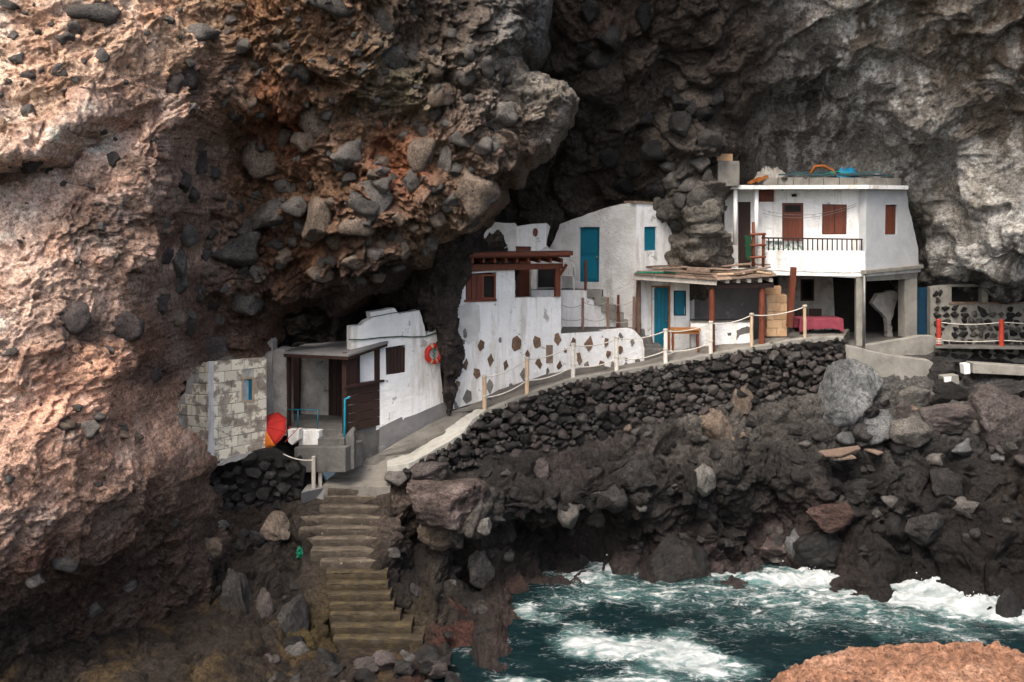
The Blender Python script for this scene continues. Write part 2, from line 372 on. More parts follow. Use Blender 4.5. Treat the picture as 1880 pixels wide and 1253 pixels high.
def rock_mesh(name, xs, zs, yfun, detail, colour, keep=None, kind='structure', mat='rock', label=None, cat=None):
    X, Z = np.meshgrid(xs, zs); sh = X.shape; X = X.ravel(); Z = Z.ravel()
    Y, mask = yfun(X, Z)
    V = np.stack([X, Y, Z], 1); G = V.reshape(sh[0], sh[1], 3)
    du = np.gradient(G, axis=1); dv = np.gradient(G, axis=0)
    Nn = np.cross(du.reshape(-1, 3), dv.reshape(-1, 3)); Nn /= np.linalg.norm(Nn, axis=1)[:, None] + 1e-9
    Nn[Nn[:, 1] > 0] *= -1
    h, tint = detail(V.astype(np.float32), X, Z)
    h = h * (.38 + .62 * sstep(.06, .42, np.abs(Nn[:, 1])))             # keep steep faces from folding
    V = V + Nn * h[:, None]
    col = colour(X, Z, V) * tint[:, None]
    idx = np.arange(len(X)).reshape(sh)
    q = np.stack([idx[:-1, :-1], idx[:-1, 1:], idx[1:, 1:], idx[1:, :-1]], -1).reshape(-1, 4)
    q = q[mask[q].all(1)]
    used = np.zeros(len(X), bool); used[q.ravel()] = True; remap = np.cumsum(used) - 1
    V = V[used]; col = col[used]; q = remap[q]
    survey(V)
    me = bpy.data.meshes.new(name); me.vertices.add(len(V)); me.loops.add(q.size); me.polygons.add(len(q))
    me.vertices.foreach_set('co', V.astype(np.float32).ravel()); me.loops.foreach_set('vertex_index', q.astype(np.int32).ravel())
    me.polygons.foreach_set('loop_start', np.arange(0, q.size, 4, dtype=np.int32)); me.polygons.foreach_set('loop_total', np.full(len(q), 4, np.int32))
    me.update(calc_edges=True); me.polygons.foreach_set('use_smooth', np.ones(len(q), bool))
    at = me.color_attributes.new('tint', 'FLOAT_COLOR', 'POINT')
    at.data.foreach_set('color', np.concatenate([np.clip(col, .004, .9), np.ones((len(V), 1))], 1).astype(np.float32).ravel())
    me.materials.append(M[mat]); o = bpy.data.objects.new(name, me); COL.objects.link(o); ORG[o] = Vector((0, 0, 0))
    if kind: o['kind'] = kind
    _tag(o, label, cat, None)
    return o

def rock_material(name, attr=True, base=((.05, .047, .045), (.10, .095, .09), (.17, .16, .15)), wet=False, coord='world', rnd=0, pit=.6, bs=1.0):
    m, nt, b = new_mat(name); co = coords(nt, coord)
    n1 = noise(nt, co, 1.1, 5, .62, .3); n2 = noise(nt, co, 9, 5, .7); n3 = noise(nt, co, 26, 4, .72)
    if attr:
        a = _n(nt, 'Attribute'); a.attribute_name = 'tint'; c = a.outputs['Color']
        c = mixc(nt, 1., c, ramp(nt, n1, [(.3, .72), (.5, 1.0), (.7, 1.25)]), 'MULTIPLY')
    else:
        c = ramp(nt, n1, [(.3, base[0]), (.5, base[1]), (.72, base[2])])
    c = mixc(nt, 1., c, ramp(nt, n2, [(.34, (.46, .43, .41)), (.5, 1.0), (.66, (1.50, 1.49, 1.46))]), 'MULTIPLY')
    c = mixc(nt, 1., c, ramp(nt, n3, [(.34, .62), (.5, 1.0), (.66, 1.35)]), 'MULTIPLY')
    vo = _n(nt, 'TexVoronoi', Scale=16.); nt.links.new(mixc(nt, .12, co, _noisecol(nt, co, 6)), vo.inputs['Vector'])
    sp = ramp(nt, vo.outputs['Distance'], [(.12, 1 - pit), (.30, 1.0)])
    c = mixc(nt, ramp(nt, noise(nt, co, 2.3, 4), [(.42, 0), (.6, 1)]), c, mixc(nt, 1., c, sp, 'MULTIPLY'))
    if rnd:
        oi = _n(nt, 'ObjectInfo'); k = math_(nt, 'MULTIPLY_ADD', oi.outputs['Random'], 2 * rnd); nt.nodes[-1].inputs[2].default_value = 1 - rnd
        hs = _n(nt, 'HueSaturation'); nt.links.new(c, hs.inputs['Color']); nt.links.new(k, hs.inputs['Value']); c = hs.outputs[0]
    nt.links.new(c, b.inputs['Base Color'])
    b.inputs['Roughness'].default_value = .55 if wet else .93; b.inputs['Specular IOR Level'].default_value = .35 if wet else .22
    nn = bumpn(nt, n2, 1.0 * bs, .16); nn = bumpn(nt, n3, .9 * bs, .06, nn)
    nn = bumpn(nt, vo.outputs['Distance'], .30 * bs, .03, nn)
    nt.links.new(nn, b.inputs['Normal'])
    return m
def _noisecol(nt, co, sc):
    n = _n(nt, 'TexNoise', Scale=sc, Detail=3); nt.links.new(co, n.inputs['Vector']); return n.outputs['Color']
M['rock'] = rock_material('cliff_rock')
M['cobble'] = rock_material('grey_cobble', False, ((.055, .050, .047), (.095, .087, .080), (.15, .137, .122)), coord='obj', rnd=.32, pit=.25, bs=.55)
M['cobble_tan'] = rock_material('tan_cobble', False, ((.075, .058, .045), (.135, .105, .082), (.21, .165, .128)), coord='obj', rnd=.25, pit=.25, bs=.55)
M['cobble_purple'] = rock_material('purple_cobble', False, ((.052, .043, .041), (.092, .077, .073), (.145, .122, .115)), coord='obj', rnd=.15, pit=.5, bs=.8)
M['basalt'] = rock_material('dark_basalt', False, ((.016, .015, .015), (.033, .031, .030), (.066, .062, .059)), coord='obj', rnd=.45, pit=.45, bs=.8)
M['basalt_wall'] = rock_material('wall_basalt', False, ((.034, .031, .029), (.070, .065, .061), (.13, .122, .114)), coord='obj', rnd=.55, pit=.35, bs=.7)
M['boulder_blue'] = rock_material('blue_grey_rock', False, ((.07, .073, .075), (.12, .125, .127), (.20, .204, .204)), coord='obj', rnd=.2, pit=.3, bs=.7)
M['boulder_light'] = rock_material('pale_rock', False, ((.075, .071, .065), (.14, .133, .12), (.235, .225, .205)), coord='obj', rnd=.2, pit=.4, bs=.8)
M['boulder_red'] = rock_material('reddish_rock', False, ((.032, .021, .018), (.062, .038, .032), (.105, .068, .058)), coord='obj', rnd=.2, pit=.4, bs=.8)
M['boulder_wet'] = rock_material('wet_black_rock', False, ((.006, .006, .006), (.013, .012, .011), (.03, .024, .02)), wet=True, coord='obj', rnd=.3, pit=.3, bs=.8)
M['boulder_pinkish'] = rock_material('pink_crusted_rock', False, ((.055, .044, .04), (.15, .115, .105), (.36, .29, .265)), coord='obj', rnd=.1, pit=.6, bs=1.2)
M['rock_orange'] = rock_material('orange_lichen_rock', False, ((.10, .062, .045), (.36, .185, .112), (.54, .33, .225)), coord='obj', pit=.8, bs=1.0)

# --- reusable stone shapes
def stone_mesh(name, seed, sub=3, cuts=9, rough=.10, keep=.80, hr=(.52, .86)):
    rnd = random.Random(seed); bm = bmesh.new(); bmesh.ops.create_icosphere(bm, subdivisions=sub, radius=1)
    V = np.array([v.co[:] for v in bm.verts])
    for k in range(cuts):
        n = np.array([rnd.gauss(0, 1) for _ in range(3)]); n /= np.linalg.norm(n); h = rnd.uniform(hr[0], hr[1])
        d = V @ n; V -= np.outer(np.clip(d - h, 0, None) * keep, n)
    n = V / np.linalg.norm(V, axis=1)[:, None]; s = np.float32(seed * 3.7)
    V += n * (rough * fbm((V * 1.3 + s).astype(np.float32), 3, seed) + rough * .5 * fbm((V * 4 + s).astype(np.float32), 3, seed + 5))[:, None]
    V /= np.abs(V).max(0)
    for v, c in zip(bm.verts, V): v.co = c
    me = bpy.data.meshes.new(name); bm.to_mesh(me); bm.free()
    for p in me.polygons: p.use_smooth = True
    return me
STONES = [stone_mesh('stone_shape', k, 3, 9 + k % 5, .13 + .06 * (k % 3), .95, (.48, .84)) for k in range(14)]
WSTONES = [stone_mesh('wall_stone_shape', 40 + k, 3, 13, .13, 1.0, (.42, .78)) for k in range(12)]
_MC = {}
def mesh_mat(me, mat):
    k = (me.name, mat)
    if k not in _MC:
        c = me.copy(); c.materials.clear(); c.materials.append(M[mat]); _MC[k] = c
    return _MC[k]
def put_stone(name, pos, size, rot, me, mat, parent=None, label=None, cat=None, group=None):
    o = bpy.data.objects.new(name, mesh_mat(me, mat)); COL.objects.link(o)
    o.location = Vector(pos) - (ORG[parent] if parent else Vector()); o.scale = size; o.rotation_euler = rot
    if parent: o.parent = parent
    _tag(o, label, cat, group); ORG[o] = Vector(pos); return o

# ------------------------------------------------------------------ the cliff with its overhang
PINK, PALE, ORANGE, BROWN, DBROWN, GREYL, DARK = (.40, .275, .205), (.47, .40, .345), (.36, .165, .085), (.235, .145, .095), (.10, .066, .048), (.34, .31, .28), (.045, .038, .034)
A_pts = [(-900,-100,21.5),(-900,700,20.5),(-900,1300,21.5),(-200,-300,20.8),(-200,300,20.2),(-200,700,19.6),(-200,1100,19.6),(-200,1450,21.6),
 (0,0,21.5),(0,200,21),(0,450,20.6),(0,700,20),(0,900,19.6),(0,1080,19.9),(0,1253,21.6),(150,0,22.5),(150,120,22.2),(150,400,21.5),(150,650,21.2),(150,850,20.8),(150,960,21.2),(150,1080,22.4),(150,1253,23.0),
 (300,0,24),(310,150,23.7),(285,320,23.0),(225,500,22.6),(235,620,22.6),(285,780,22.8),(300,900,23),(330,1000,23.9),(350,1200,24.4),(260,1100,23.6),
 (350,380,24.0),(310,500,23.9),(335,620,24.6),(300,560,23.7),(420,0,25),(450,150,25.2),(420,300,25.1),(420,460,25.3),(450,560,26.3),(400,620,25.7),(470,620,26.8),
 (600,0,25),(600,120,25.4),(600,250,25.6),(560,400,25.5),(650,470,26.1),(560,520,26.8),(690,540,26.8),(750,0,25.4),(750,150,26),(780,300,26),(720,420,26.3),(800,440,27),
 (900,20,26.5),(900,200,26.4),(960,180,26.8),(870,350,26.2),(1040,180,27.2),(990,40,27.2),(845,420,27),(0,-500,22),(400,-500,24),(800,-500,23.5),(1050,-500,25),(400,-1000,23),(900,-1000,22.5),(-400,-1000,20)]
A_out = [(1010,-1200),(1010,-300),(1020,-60),(1004,0),(1003,50),(985,82),(950,78),(945,100),(970,128),(1005,130),(1040,140),(1060,165),(1050,190),(1022,228),(1012,262),(960,290),(945,318),(912,325),(915,365),(880,405),(862,432),(835,436),(800,452),(770,490),(735,505),(700,545),(650,562),(600,585),(520,570),(492,590),(470,600),(462,640),(430,660),(350,664),(305,685),(268,740),(266,800),(288,850),(318,900),(340,960),(345,1020),(370,1100),(375,1180),(380,1300),(400,1500),(-900,1500),(-1500,600),(-900,-1200)]
def _out(pts, pt_d, tp):
    """Outline pixels to x-z plane, each at the depth of the surveyed surface there."""
    res = []
    for u, v in pts:
        D = pt_d(u, v); res.append(((u - U0) / F * D, ZC - (v - V0) / F * D))
    return res
def near_depth(tp, k=4):
    a = np.array(tp, float)
    def f(u, v):
        d2 = (a[:, 0] - u) ** 2 + (a[:, 1] - v) ** 2 + 100; i = np.argsort(d2)[:k]; w_ = 1 / d2[i]; return float((a[i, 2] * w_).sum() / w_.sum())
    return f
A_poly = _out(A_out, near_depth(A_pts), A_pts)
def edge_roll(d, Rr, depth, cut):
    t = np.clip(1 - d / Rr, 0, 1); inside = Rr * .9 * (1 - np.sqrt(np.clip(1 - t * t, 0, 1)))
    return inside + np.clip(-d, 0, cut) * depth / cut
crev = [P(-260, 330, 19.6), P(0, 300, 20.8), P(90, 290, 21.3), P(150, 240, 21.9), P(230, 215, 22.6), P(292, 178, 23.4)]
_h = [(310,742,23.4),(262,640,22.9),(240,560,22.8),(246,500,22.9),(285,420,23.2),(305,340,23.6),(325,250,24.2),(420,160,25)]
HOL = np.array([(P(*h).x, P(*h).z) for h in _h])
def yA(X, Z):
    y = tps(A_pts, X, Z)
    q = np.stack([X * .9, np.zeros_like(X), Z * .9], 1).astype(np.float32)
    d = sdf(A_poly, X, Z) + .22 * fbm(q, 4, 3)
    y = y + edge_roll(d, .55, np.where(X < -5.6, .9, 5.), .3)
    hx = np.interp(Z, HOL[:, 1], HOL[:, 0]) + .16 * fbm(q * 1.4, 4, 17); hs = X - hx                # the deep hollow right of the tuff shoulder
    hf = sstep(HOL[0, 1] - .2, HOL[0, 1] + .8, Z) * sstep(HOL[-1, 1] + .1, HOL[-1, 1] - 1.4, Z)
    y = y + hf * np.where(hs > 0, 3.4 * sstep(0, .40, hs) * np.exp(-np.clip(hs, 0, 9) / 1.9), -.35 * np.exp(-(hs / .45) ** 2))
    cx = [p.x for p in crev]; cz = [p.z for p in crev]
    s = np.interp(X, cx, cz) + .12 * fbm(q * 1.6, 3, 9) - Z              # metres below the crevice line
    fade = sstep(crev[-1].x + .1, crev[-1].x - 1.2, X)
    y = y + fade * np.where(s > 0, 1.9 * np.exp(-np.clip(s, 0, 9) / .6) * sstep(0, .12, s), 0)
    y = y - fade * .5 * np.exp(-(np.clip(-s, 0, 9) / .5) ** 2) * (s <= 0)
    return y, d > -.28
def smooth_zone(X):                              # 1 on the smoother tuff shoulder, 0 on the lumpy conglomerate
    return sstep(-7.0, -8.6, X)
def dA(V, X, Z):
    wv = np.stack([fbm(V * .55 + k * 31, 3, 11 + k) for k in range(3)], 1).astype(np.float32); Wp = V + .45 * wv
    sm = smooth_zone(X)
    big = .55 * fbm(Wp * .38, 3, 21); rid = fbm(Wp * 1.0, 5, 31, .52, 1); fine = fbm(Wp * 3.6, 4, 41, .6)
    d1, c1 = worley(Wp * 1.55, 5); lumps = np.sqrt(np.clip(.36 - d1 * d1, 0, 1)) * (c1 > .42)
    d2, c2 = worley(Wp * np.float32(3.6), 6); pits = sstep(.42, .12, d2) * (c2 > np.where(sm > .5, .45, .55))
    d3, c3 = worley(Wp * np.float32(8.5), 7); pits2 = sstep(.45, .15, d3) * (c3 > .45)
    d4, c4_ = worley(Wp * np.float32(1.05), 8); hol = sstep(.55, .15, d4) * (c4_ > .6)
    bil = fbm(Wp * 1.15, 5, 33, .56); grit = fbm(Wp * 7.5, 3, 45, .6)
    h = big + (1 - sm) * (.10 * rid + .34 * bil + .26 * lumps - .42 * hol) + sm * (.10 * rid + .10 * bil) + (.05 + .09 * (1 - sm)) * fine + .018 * grit + (1 - sm) * .17 * (c1 - .5) + .10 * (c2 - .5)
    h = h - pits * (.13 + .05 * (1 - sm)) - pits2 * .06
    att = .25 + .75 * sstep(-.1, .7, sdf(A_poly, X, Z)); h = np.where(h > 0, h * att, h * (.5 + .5 * att))
    return h, np.ones(len(X))
def colA(X, Z, V):
    D = lambda u: 22.5 if u < 300 else 26
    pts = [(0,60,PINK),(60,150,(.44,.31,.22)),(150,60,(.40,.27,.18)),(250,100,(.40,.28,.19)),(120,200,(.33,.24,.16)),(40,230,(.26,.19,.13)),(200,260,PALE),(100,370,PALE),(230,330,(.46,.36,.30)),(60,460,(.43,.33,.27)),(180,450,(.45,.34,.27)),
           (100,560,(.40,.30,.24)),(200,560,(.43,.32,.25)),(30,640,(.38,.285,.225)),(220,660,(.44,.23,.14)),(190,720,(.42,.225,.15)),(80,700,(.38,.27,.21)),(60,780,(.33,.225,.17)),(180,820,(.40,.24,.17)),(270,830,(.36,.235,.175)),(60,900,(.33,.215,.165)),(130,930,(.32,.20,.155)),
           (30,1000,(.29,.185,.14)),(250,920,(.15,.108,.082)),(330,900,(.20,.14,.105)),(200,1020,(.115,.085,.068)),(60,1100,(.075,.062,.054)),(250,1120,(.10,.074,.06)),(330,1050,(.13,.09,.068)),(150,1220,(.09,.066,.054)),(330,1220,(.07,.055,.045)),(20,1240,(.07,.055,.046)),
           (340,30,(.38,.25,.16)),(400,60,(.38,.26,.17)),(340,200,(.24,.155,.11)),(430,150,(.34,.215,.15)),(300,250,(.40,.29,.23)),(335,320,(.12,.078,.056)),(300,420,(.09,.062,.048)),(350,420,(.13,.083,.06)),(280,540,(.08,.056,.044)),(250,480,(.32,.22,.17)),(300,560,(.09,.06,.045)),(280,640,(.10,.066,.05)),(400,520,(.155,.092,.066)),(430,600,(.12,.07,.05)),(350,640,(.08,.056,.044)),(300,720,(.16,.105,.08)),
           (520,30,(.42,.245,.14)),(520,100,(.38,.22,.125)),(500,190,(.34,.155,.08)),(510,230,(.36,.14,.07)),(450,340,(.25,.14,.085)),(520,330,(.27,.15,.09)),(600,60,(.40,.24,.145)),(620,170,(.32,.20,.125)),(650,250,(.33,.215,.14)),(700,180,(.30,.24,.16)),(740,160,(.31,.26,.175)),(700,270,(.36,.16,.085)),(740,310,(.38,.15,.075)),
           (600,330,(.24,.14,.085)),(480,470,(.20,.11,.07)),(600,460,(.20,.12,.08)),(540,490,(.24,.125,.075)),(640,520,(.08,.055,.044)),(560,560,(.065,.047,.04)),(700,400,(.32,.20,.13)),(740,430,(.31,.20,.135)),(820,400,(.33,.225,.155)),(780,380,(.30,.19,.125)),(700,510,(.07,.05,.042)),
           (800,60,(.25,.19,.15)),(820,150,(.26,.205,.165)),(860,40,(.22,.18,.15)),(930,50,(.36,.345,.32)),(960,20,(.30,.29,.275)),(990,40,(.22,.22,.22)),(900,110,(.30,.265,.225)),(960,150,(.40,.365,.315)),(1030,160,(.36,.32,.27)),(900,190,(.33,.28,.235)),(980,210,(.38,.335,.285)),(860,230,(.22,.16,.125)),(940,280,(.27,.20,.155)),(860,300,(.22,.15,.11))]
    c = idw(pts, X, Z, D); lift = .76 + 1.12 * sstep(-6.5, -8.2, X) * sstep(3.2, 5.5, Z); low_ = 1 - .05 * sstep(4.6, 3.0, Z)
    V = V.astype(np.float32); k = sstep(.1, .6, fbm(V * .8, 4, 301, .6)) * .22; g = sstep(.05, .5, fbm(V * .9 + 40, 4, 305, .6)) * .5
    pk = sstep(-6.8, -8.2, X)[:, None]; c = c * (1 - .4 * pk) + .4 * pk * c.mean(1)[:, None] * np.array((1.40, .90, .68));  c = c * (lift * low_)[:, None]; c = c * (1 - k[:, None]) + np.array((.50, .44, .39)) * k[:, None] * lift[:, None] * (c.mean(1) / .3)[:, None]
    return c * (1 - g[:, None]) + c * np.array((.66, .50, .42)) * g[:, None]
xs = axis(-24, -12.3, 2.1, 3.0, .0245, .35); zs = axis(-1.0, -.2, 16.6, 27, .0255, .35)
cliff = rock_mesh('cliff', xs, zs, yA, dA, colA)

# ------------------------------------------------------------------ cave wall and the cliff behind the houses
B_pts = [(-400,500,31),(-400,900,30),(300,550,31.5),(300,850,31),(500,600,32),(500,750,32),(650,560,32),(640,650,32),(800,600,32),(850,480,32),(700,780,32.5),(300,300,30),(600,300,30.5),(600,0,30),(300,-200,29),
 (880,400,33.8),(930,330,33.5),(1000,395,33.9),(1100,365,34),(1030,290,33.2),(1000,550,35.2),(1150,550,35.2),(1300,560,34.6),(1100,220,32.2),(1100,110,31.0),(1080,0,30),(1080,-200,28.5),
 (1190,350,33.2),(1200,220,32.6),(1220,60,31.4),(1200,-200,29),(1255,250,32.0),(1285,390,32.3),(1270,460,32.6),(1318,470,33.0),(1340,350,35.0),(1345,430,35.0),(1330,310,34.0),(1340,480,34.6),(1228,420,33.4),(1350,250,33.2),(1365,400,35.6),(1450,450,36.4),(1600,450,36.6),
 (1400,300,34.4),(1500,312,34.9),(1600,312,34.8),(1500,200,33.2),(1500,80,31.6),(1500,-150,29.5),(1650,150,32.0),(1680,250,32.8),(1685,330,34.2),(1710,430,34.0),(1760,350,32.4),(1720,500,33.8),(1800,480,31.6),(1870,485,31),(1880,300,31),(1880,100,30),(1880,-150,28),
 (1740,545,34.8),(1850,545,34.8),(1800,610,34.8),(1960,570,34.8),(1600,600,37),(1450,600,36.5),(2100,300,29.5),(2100,0,28),(2100,480,30),(2100,570,34.5),(2600,300,26),(2600,700,30),(1500,-900,26),(900,-900,25),(2300,-900,23)]
def yB(X, Z):
    return tps(B_pts, X, Z, .03), np.ones(len(X), bool)
def dB(V, X, Z):
    wv = np.stack([fbm(V * .5 + k * 31, 3, 51 + k) for k in range(3)], 1).astype(np.float32); Wp = V + .55 * wv
    rt = sstep(6.2, 8.0, X)                                             # folded, smoother lava on the right; rubble in the cave
    Ws = Wp.copy(); a = .55; Ws[:, 0], Ws[:, 2] = (Wp[:, 0] * math.cos(a) + Wp[:, 2] * math.sin(a)) * .55, (-Wp[:, 0] * math.sin(a) + Wp[:, 2] * math.cos(a)) * 1.25
    big = .45 * fbm(Wp * .4, 3, 61); rid = fbm(Ws * .62, 5, 71, .5, 1); fine = fbm(Wp * 3.4, 4, 81, .6)
    d1, c1 = worley(Wp * 1.25, 15); l1 = np.sqrt(np.clip(.42 - d1 * d1, 0, 1)) * (c1 > .2)
    d2, c2 = worley(Wp * 2.7, 16); l2 = np.sqrt(np.clip(.30 - d2 * d2, 0, 1)) * (c2 > .35)
    h = big + rt * (.34 * fbm(Ws * .5, 3, 71, .45, 1) + .20 * fbm(Ws * .8, 4, 73, .5) + .04 * fbm(Ws * 2.2, 4, 91, .6, 1)) + (1 - rt) * (.15 * rid + .42 * l1 + .15 * l2) + (.065 - .03 * rt) * fine + (.20 - .12 * rt) * (c1 - .5) + (.08 - .04 * rt) * (c2 - .5)
    guard = 1 - .75 * sstep(7.2, 7.8, X) * sstep(13.4, 12.8, X) * sstep(11.6, 11.1, Z)
    return np.where(h > 0, h * guard, h), np.ones(len(X))
def colB(X, Z, V):
    D = lambda u: 32.5
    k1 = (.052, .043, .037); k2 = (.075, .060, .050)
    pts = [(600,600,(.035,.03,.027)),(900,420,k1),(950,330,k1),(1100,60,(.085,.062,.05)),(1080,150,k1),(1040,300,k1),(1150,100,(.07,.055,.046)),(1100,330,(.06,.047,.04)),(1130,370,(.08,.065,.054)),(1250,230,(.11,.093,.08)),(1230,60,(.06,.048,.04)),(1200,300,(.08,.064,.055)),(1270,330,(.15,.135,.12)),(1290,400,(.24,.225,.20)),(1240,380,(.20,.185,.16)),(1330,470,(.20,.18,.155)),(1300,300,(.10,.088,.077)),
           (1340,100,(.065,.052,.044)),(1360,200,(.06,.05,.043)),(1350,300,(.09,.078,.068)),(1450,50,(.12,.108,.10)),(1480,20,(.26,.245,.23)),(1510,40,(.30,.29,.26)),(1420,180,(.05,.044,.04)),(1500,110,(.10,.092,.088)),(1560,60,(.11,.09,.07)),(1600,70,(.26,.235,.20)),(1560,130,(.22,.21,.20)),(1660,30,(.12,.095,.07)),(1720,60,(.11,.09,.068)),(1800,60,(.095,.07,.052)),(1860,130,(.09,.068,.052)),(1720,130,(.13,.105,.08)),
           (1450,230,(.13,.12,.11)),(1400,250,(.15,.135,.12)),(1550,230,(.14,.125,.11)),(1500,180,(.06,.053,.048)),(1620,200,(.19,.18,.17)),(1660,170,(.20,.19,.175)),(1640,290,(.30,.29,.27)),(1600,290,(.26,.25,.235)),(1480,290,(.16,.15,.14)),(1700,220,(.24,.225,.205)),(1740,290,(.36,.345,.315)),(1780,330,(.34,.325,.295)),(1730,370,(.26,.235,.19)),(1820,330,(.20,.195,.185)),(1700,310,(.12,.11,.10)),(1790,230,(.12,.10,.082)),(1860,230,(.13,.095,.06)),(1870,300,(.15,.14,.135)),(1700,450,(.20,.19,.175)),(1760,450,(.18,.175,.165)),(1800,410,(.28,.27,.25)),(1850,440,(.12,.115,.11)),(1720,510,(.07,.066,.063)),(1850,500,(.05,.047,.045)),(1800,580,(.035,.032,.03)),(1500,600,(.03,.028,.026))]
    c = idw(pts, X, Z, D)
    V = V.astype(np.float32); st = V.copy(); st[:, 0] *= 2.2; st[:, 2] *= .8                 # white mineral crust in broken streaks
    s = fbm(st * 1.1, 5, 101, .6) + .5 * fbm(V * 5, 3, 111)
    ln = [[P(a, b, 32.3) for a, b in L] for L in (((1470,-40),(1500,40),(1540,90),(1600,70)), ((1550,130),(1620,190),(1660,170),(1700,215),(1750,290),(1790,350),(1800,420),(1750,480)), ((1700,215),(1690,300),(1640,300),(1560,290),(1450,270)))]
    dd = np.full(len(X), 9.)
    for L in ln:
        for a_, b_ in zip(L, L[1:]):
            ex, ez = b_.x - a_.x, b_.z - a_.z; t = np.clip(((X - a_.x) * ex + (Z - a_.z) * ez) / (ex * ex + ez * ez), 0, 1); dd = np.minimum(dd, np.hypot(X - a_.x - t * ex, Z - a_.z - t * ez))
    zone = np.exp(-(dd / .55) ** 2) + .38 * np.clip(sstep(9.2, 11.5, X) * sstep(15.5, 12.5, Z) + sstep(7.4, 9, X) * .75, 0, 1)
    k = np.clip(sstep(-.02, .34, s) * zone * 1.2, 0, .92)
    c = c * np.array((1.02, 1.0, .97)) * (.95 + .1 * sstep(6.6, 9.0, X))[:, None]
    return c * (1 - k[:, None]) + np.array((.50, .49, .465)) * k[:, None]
xs = axis(-14, -8.5, 16.2, 26, .036, .4); zs = axis(2.4, 3.0, 17.6, 28, .036, .4)
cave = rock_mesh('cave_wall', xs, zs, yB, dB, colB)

# ------------------------------------------------------------------ the outcrop between the two white houses
C_pts = [(740,560,30.2),(770,500,29.6),(800,450,29.2),(850,430,29.4),(860,500,29.5),(830,560,29.0),(820,620,28.95),(830,680,28.95),(825,750,29.2),(780,560,29.4),(790,620,29.3),(850,640,29.5),(880,700,29.8)]
C_out = [(700,380),(900,380),(872,450),(862,500),(846,540),(836,580),(836,610),(850,628),(848,660),(846,690),(832,702),(836,720),(830,760),(822,770),(818,745),(812,700),(808,650),(802,606),(786,612),(776,572),(740,566),(690,560)]
C_poly = _out(C_out, near_depth(C_pts), C_pts)
def yC(X, Z):
    d = sdf(C_poly, X, Z) + .06 * fbm(np.stack([X * 2.2, X * 0, Z * 2.2], 1).astype(np.float32), 3, 13)
    return tps(C_pts, X, Z) + edge_roll(d, .3, 2.5, .12), d > -.11
def dC(V, X, Z):
    d1, c1 = worley(V * 3.2, 25); return .10 * fbm(V * 1.4, 5, 121, .55, 1) + .12 * np.sqrt(np.clip(.4 - d1 * d1, 0, 1)) * (c1 > .4), np.ones(len(X))
def colC(X, Z, V): return np.tile(np.array((.058, .046, .040)), (len(X), 1)) * (1 + .5 * fbm(V.astype(np.float32) * 1.5, 3, 131))[:, None]
outcrop = rock_mesh('rock_outcrop', np.arange(-4.4, -.4, .024), np.arange(3.9, 10.6, .024), yC, dC, colC)

# ------------------------------------------------------------------ shore below the path
KERB = [(711,862,27.5),(751,857,27.5),(812,822,28.3),(853,796,28.8),(866,775,29.0),(891,756,29.3),(974,724,29.8),(1051,697,30.2),(1131,684,30.7),(1223,669,31.1),(1305,653,31.4),(1379,640,31.6),(1430,631,31.75),(1477,623,31.85),(1549,620,31.9)]
KW = [P(*k) for k in KERB]
S_pts = [(u, v + 6, D + .25) for u, v, D in KERB[1:]] + [(760,895,27.45),(850,850,28.6),(950,812,29.45),(1100,780,30.35),(1250,768,30.9),(1400,738,31.45),(1500,740,31.5),(1150,840,29.6),(1300,830,30.0),(1000,870,28.7),
 (900,950,27.0),(1000,920,28),(1100,920,28.6),(1300,900,29.2),(1500,880,29.6),(1650,850,29.8),(1800,820,29.6),(1880,800,29.4),(1700,700,31.4),(1620,670,32.0),(1850,690,31.6),(1750,650,32.6),(1880,650,32.6),(2050,650,32.5),
 (870,1130,26.1),(960,1100,27.3),(1060,1050,29.2),(1200,1030,29.9),(1350,1030,30.0),(1500,1050,29.1),(1650,1060,28.6),(1880,1090,27.4),(2150,1100,27),(2150,800,28.5),
 (380,900,27.4),(450,880,27.7),(520,900,27.5),(540,950,26.9),(380,1000,25.9),(450,1000,26),(530,1010,26.3),(400,1130,24.7),(500,1130,24.7),(560,1130,24.8),(450,1200,23.7),(560,1200,23.9),(760,1180,24.3),(820,1190,24.2),(450,1320,22.6),(700,1320,22.6),(560,1000,26.0),(575,1060,25.35),(585,1110,24.85),(712,1000,26.1),(722,1060,25.45),(735,1110,25.0),(300,900,27),(300,1200,24.5),
 (650,905,27.6),(640,1000,26.4),(655,1060,25.8),(660,1110,25.5),(670,1170,24.95),(600,910,27.5),(590,1010,26.3),(740,905,27.3),(800,890,27.0),(850,920,26.9),(760,1000,27.7),(850,1000,27.4),(730,1060,26.2),(800,1090,25.9),(740,1120,25.3),(840,1150,25.5),
 (960,1140,26.2),(1060,1090,28),(1350,1070,28.8),(1650,1100,27.4),(870,1300,21.6),(1880,1130,26.2)]
_top = [(-30, 4.0), (P(330,850,27).x, 4.0), (P(500,850,27).x, 3.75), (P(555,850,27).x, 3.3), (P(590,850,27).x, 2.85), (P(712,850,27).x, 2.95), (P(722,850,27).x, 3.35)] + [(k.x, k.z - .03) for k in KW[1:]] + [(P(1565,630,32).x, 6.15), (P(1600,640,32).x, 5.95), (P(1715,655,32).x, 5.8), (P(1725,640,32.4).x, 5.95), (30, 6.0)]
def ztop(X): return np.interp(X, [t[0] for t in _top], [t[1] for t in _top])
def yS(X, Z):
    y = tps(S_pts, X, Z, .02)
    return y + np.clip(Z - ztop(X) + .10, 0, 1) * 6, Z < ztop(X) + .03
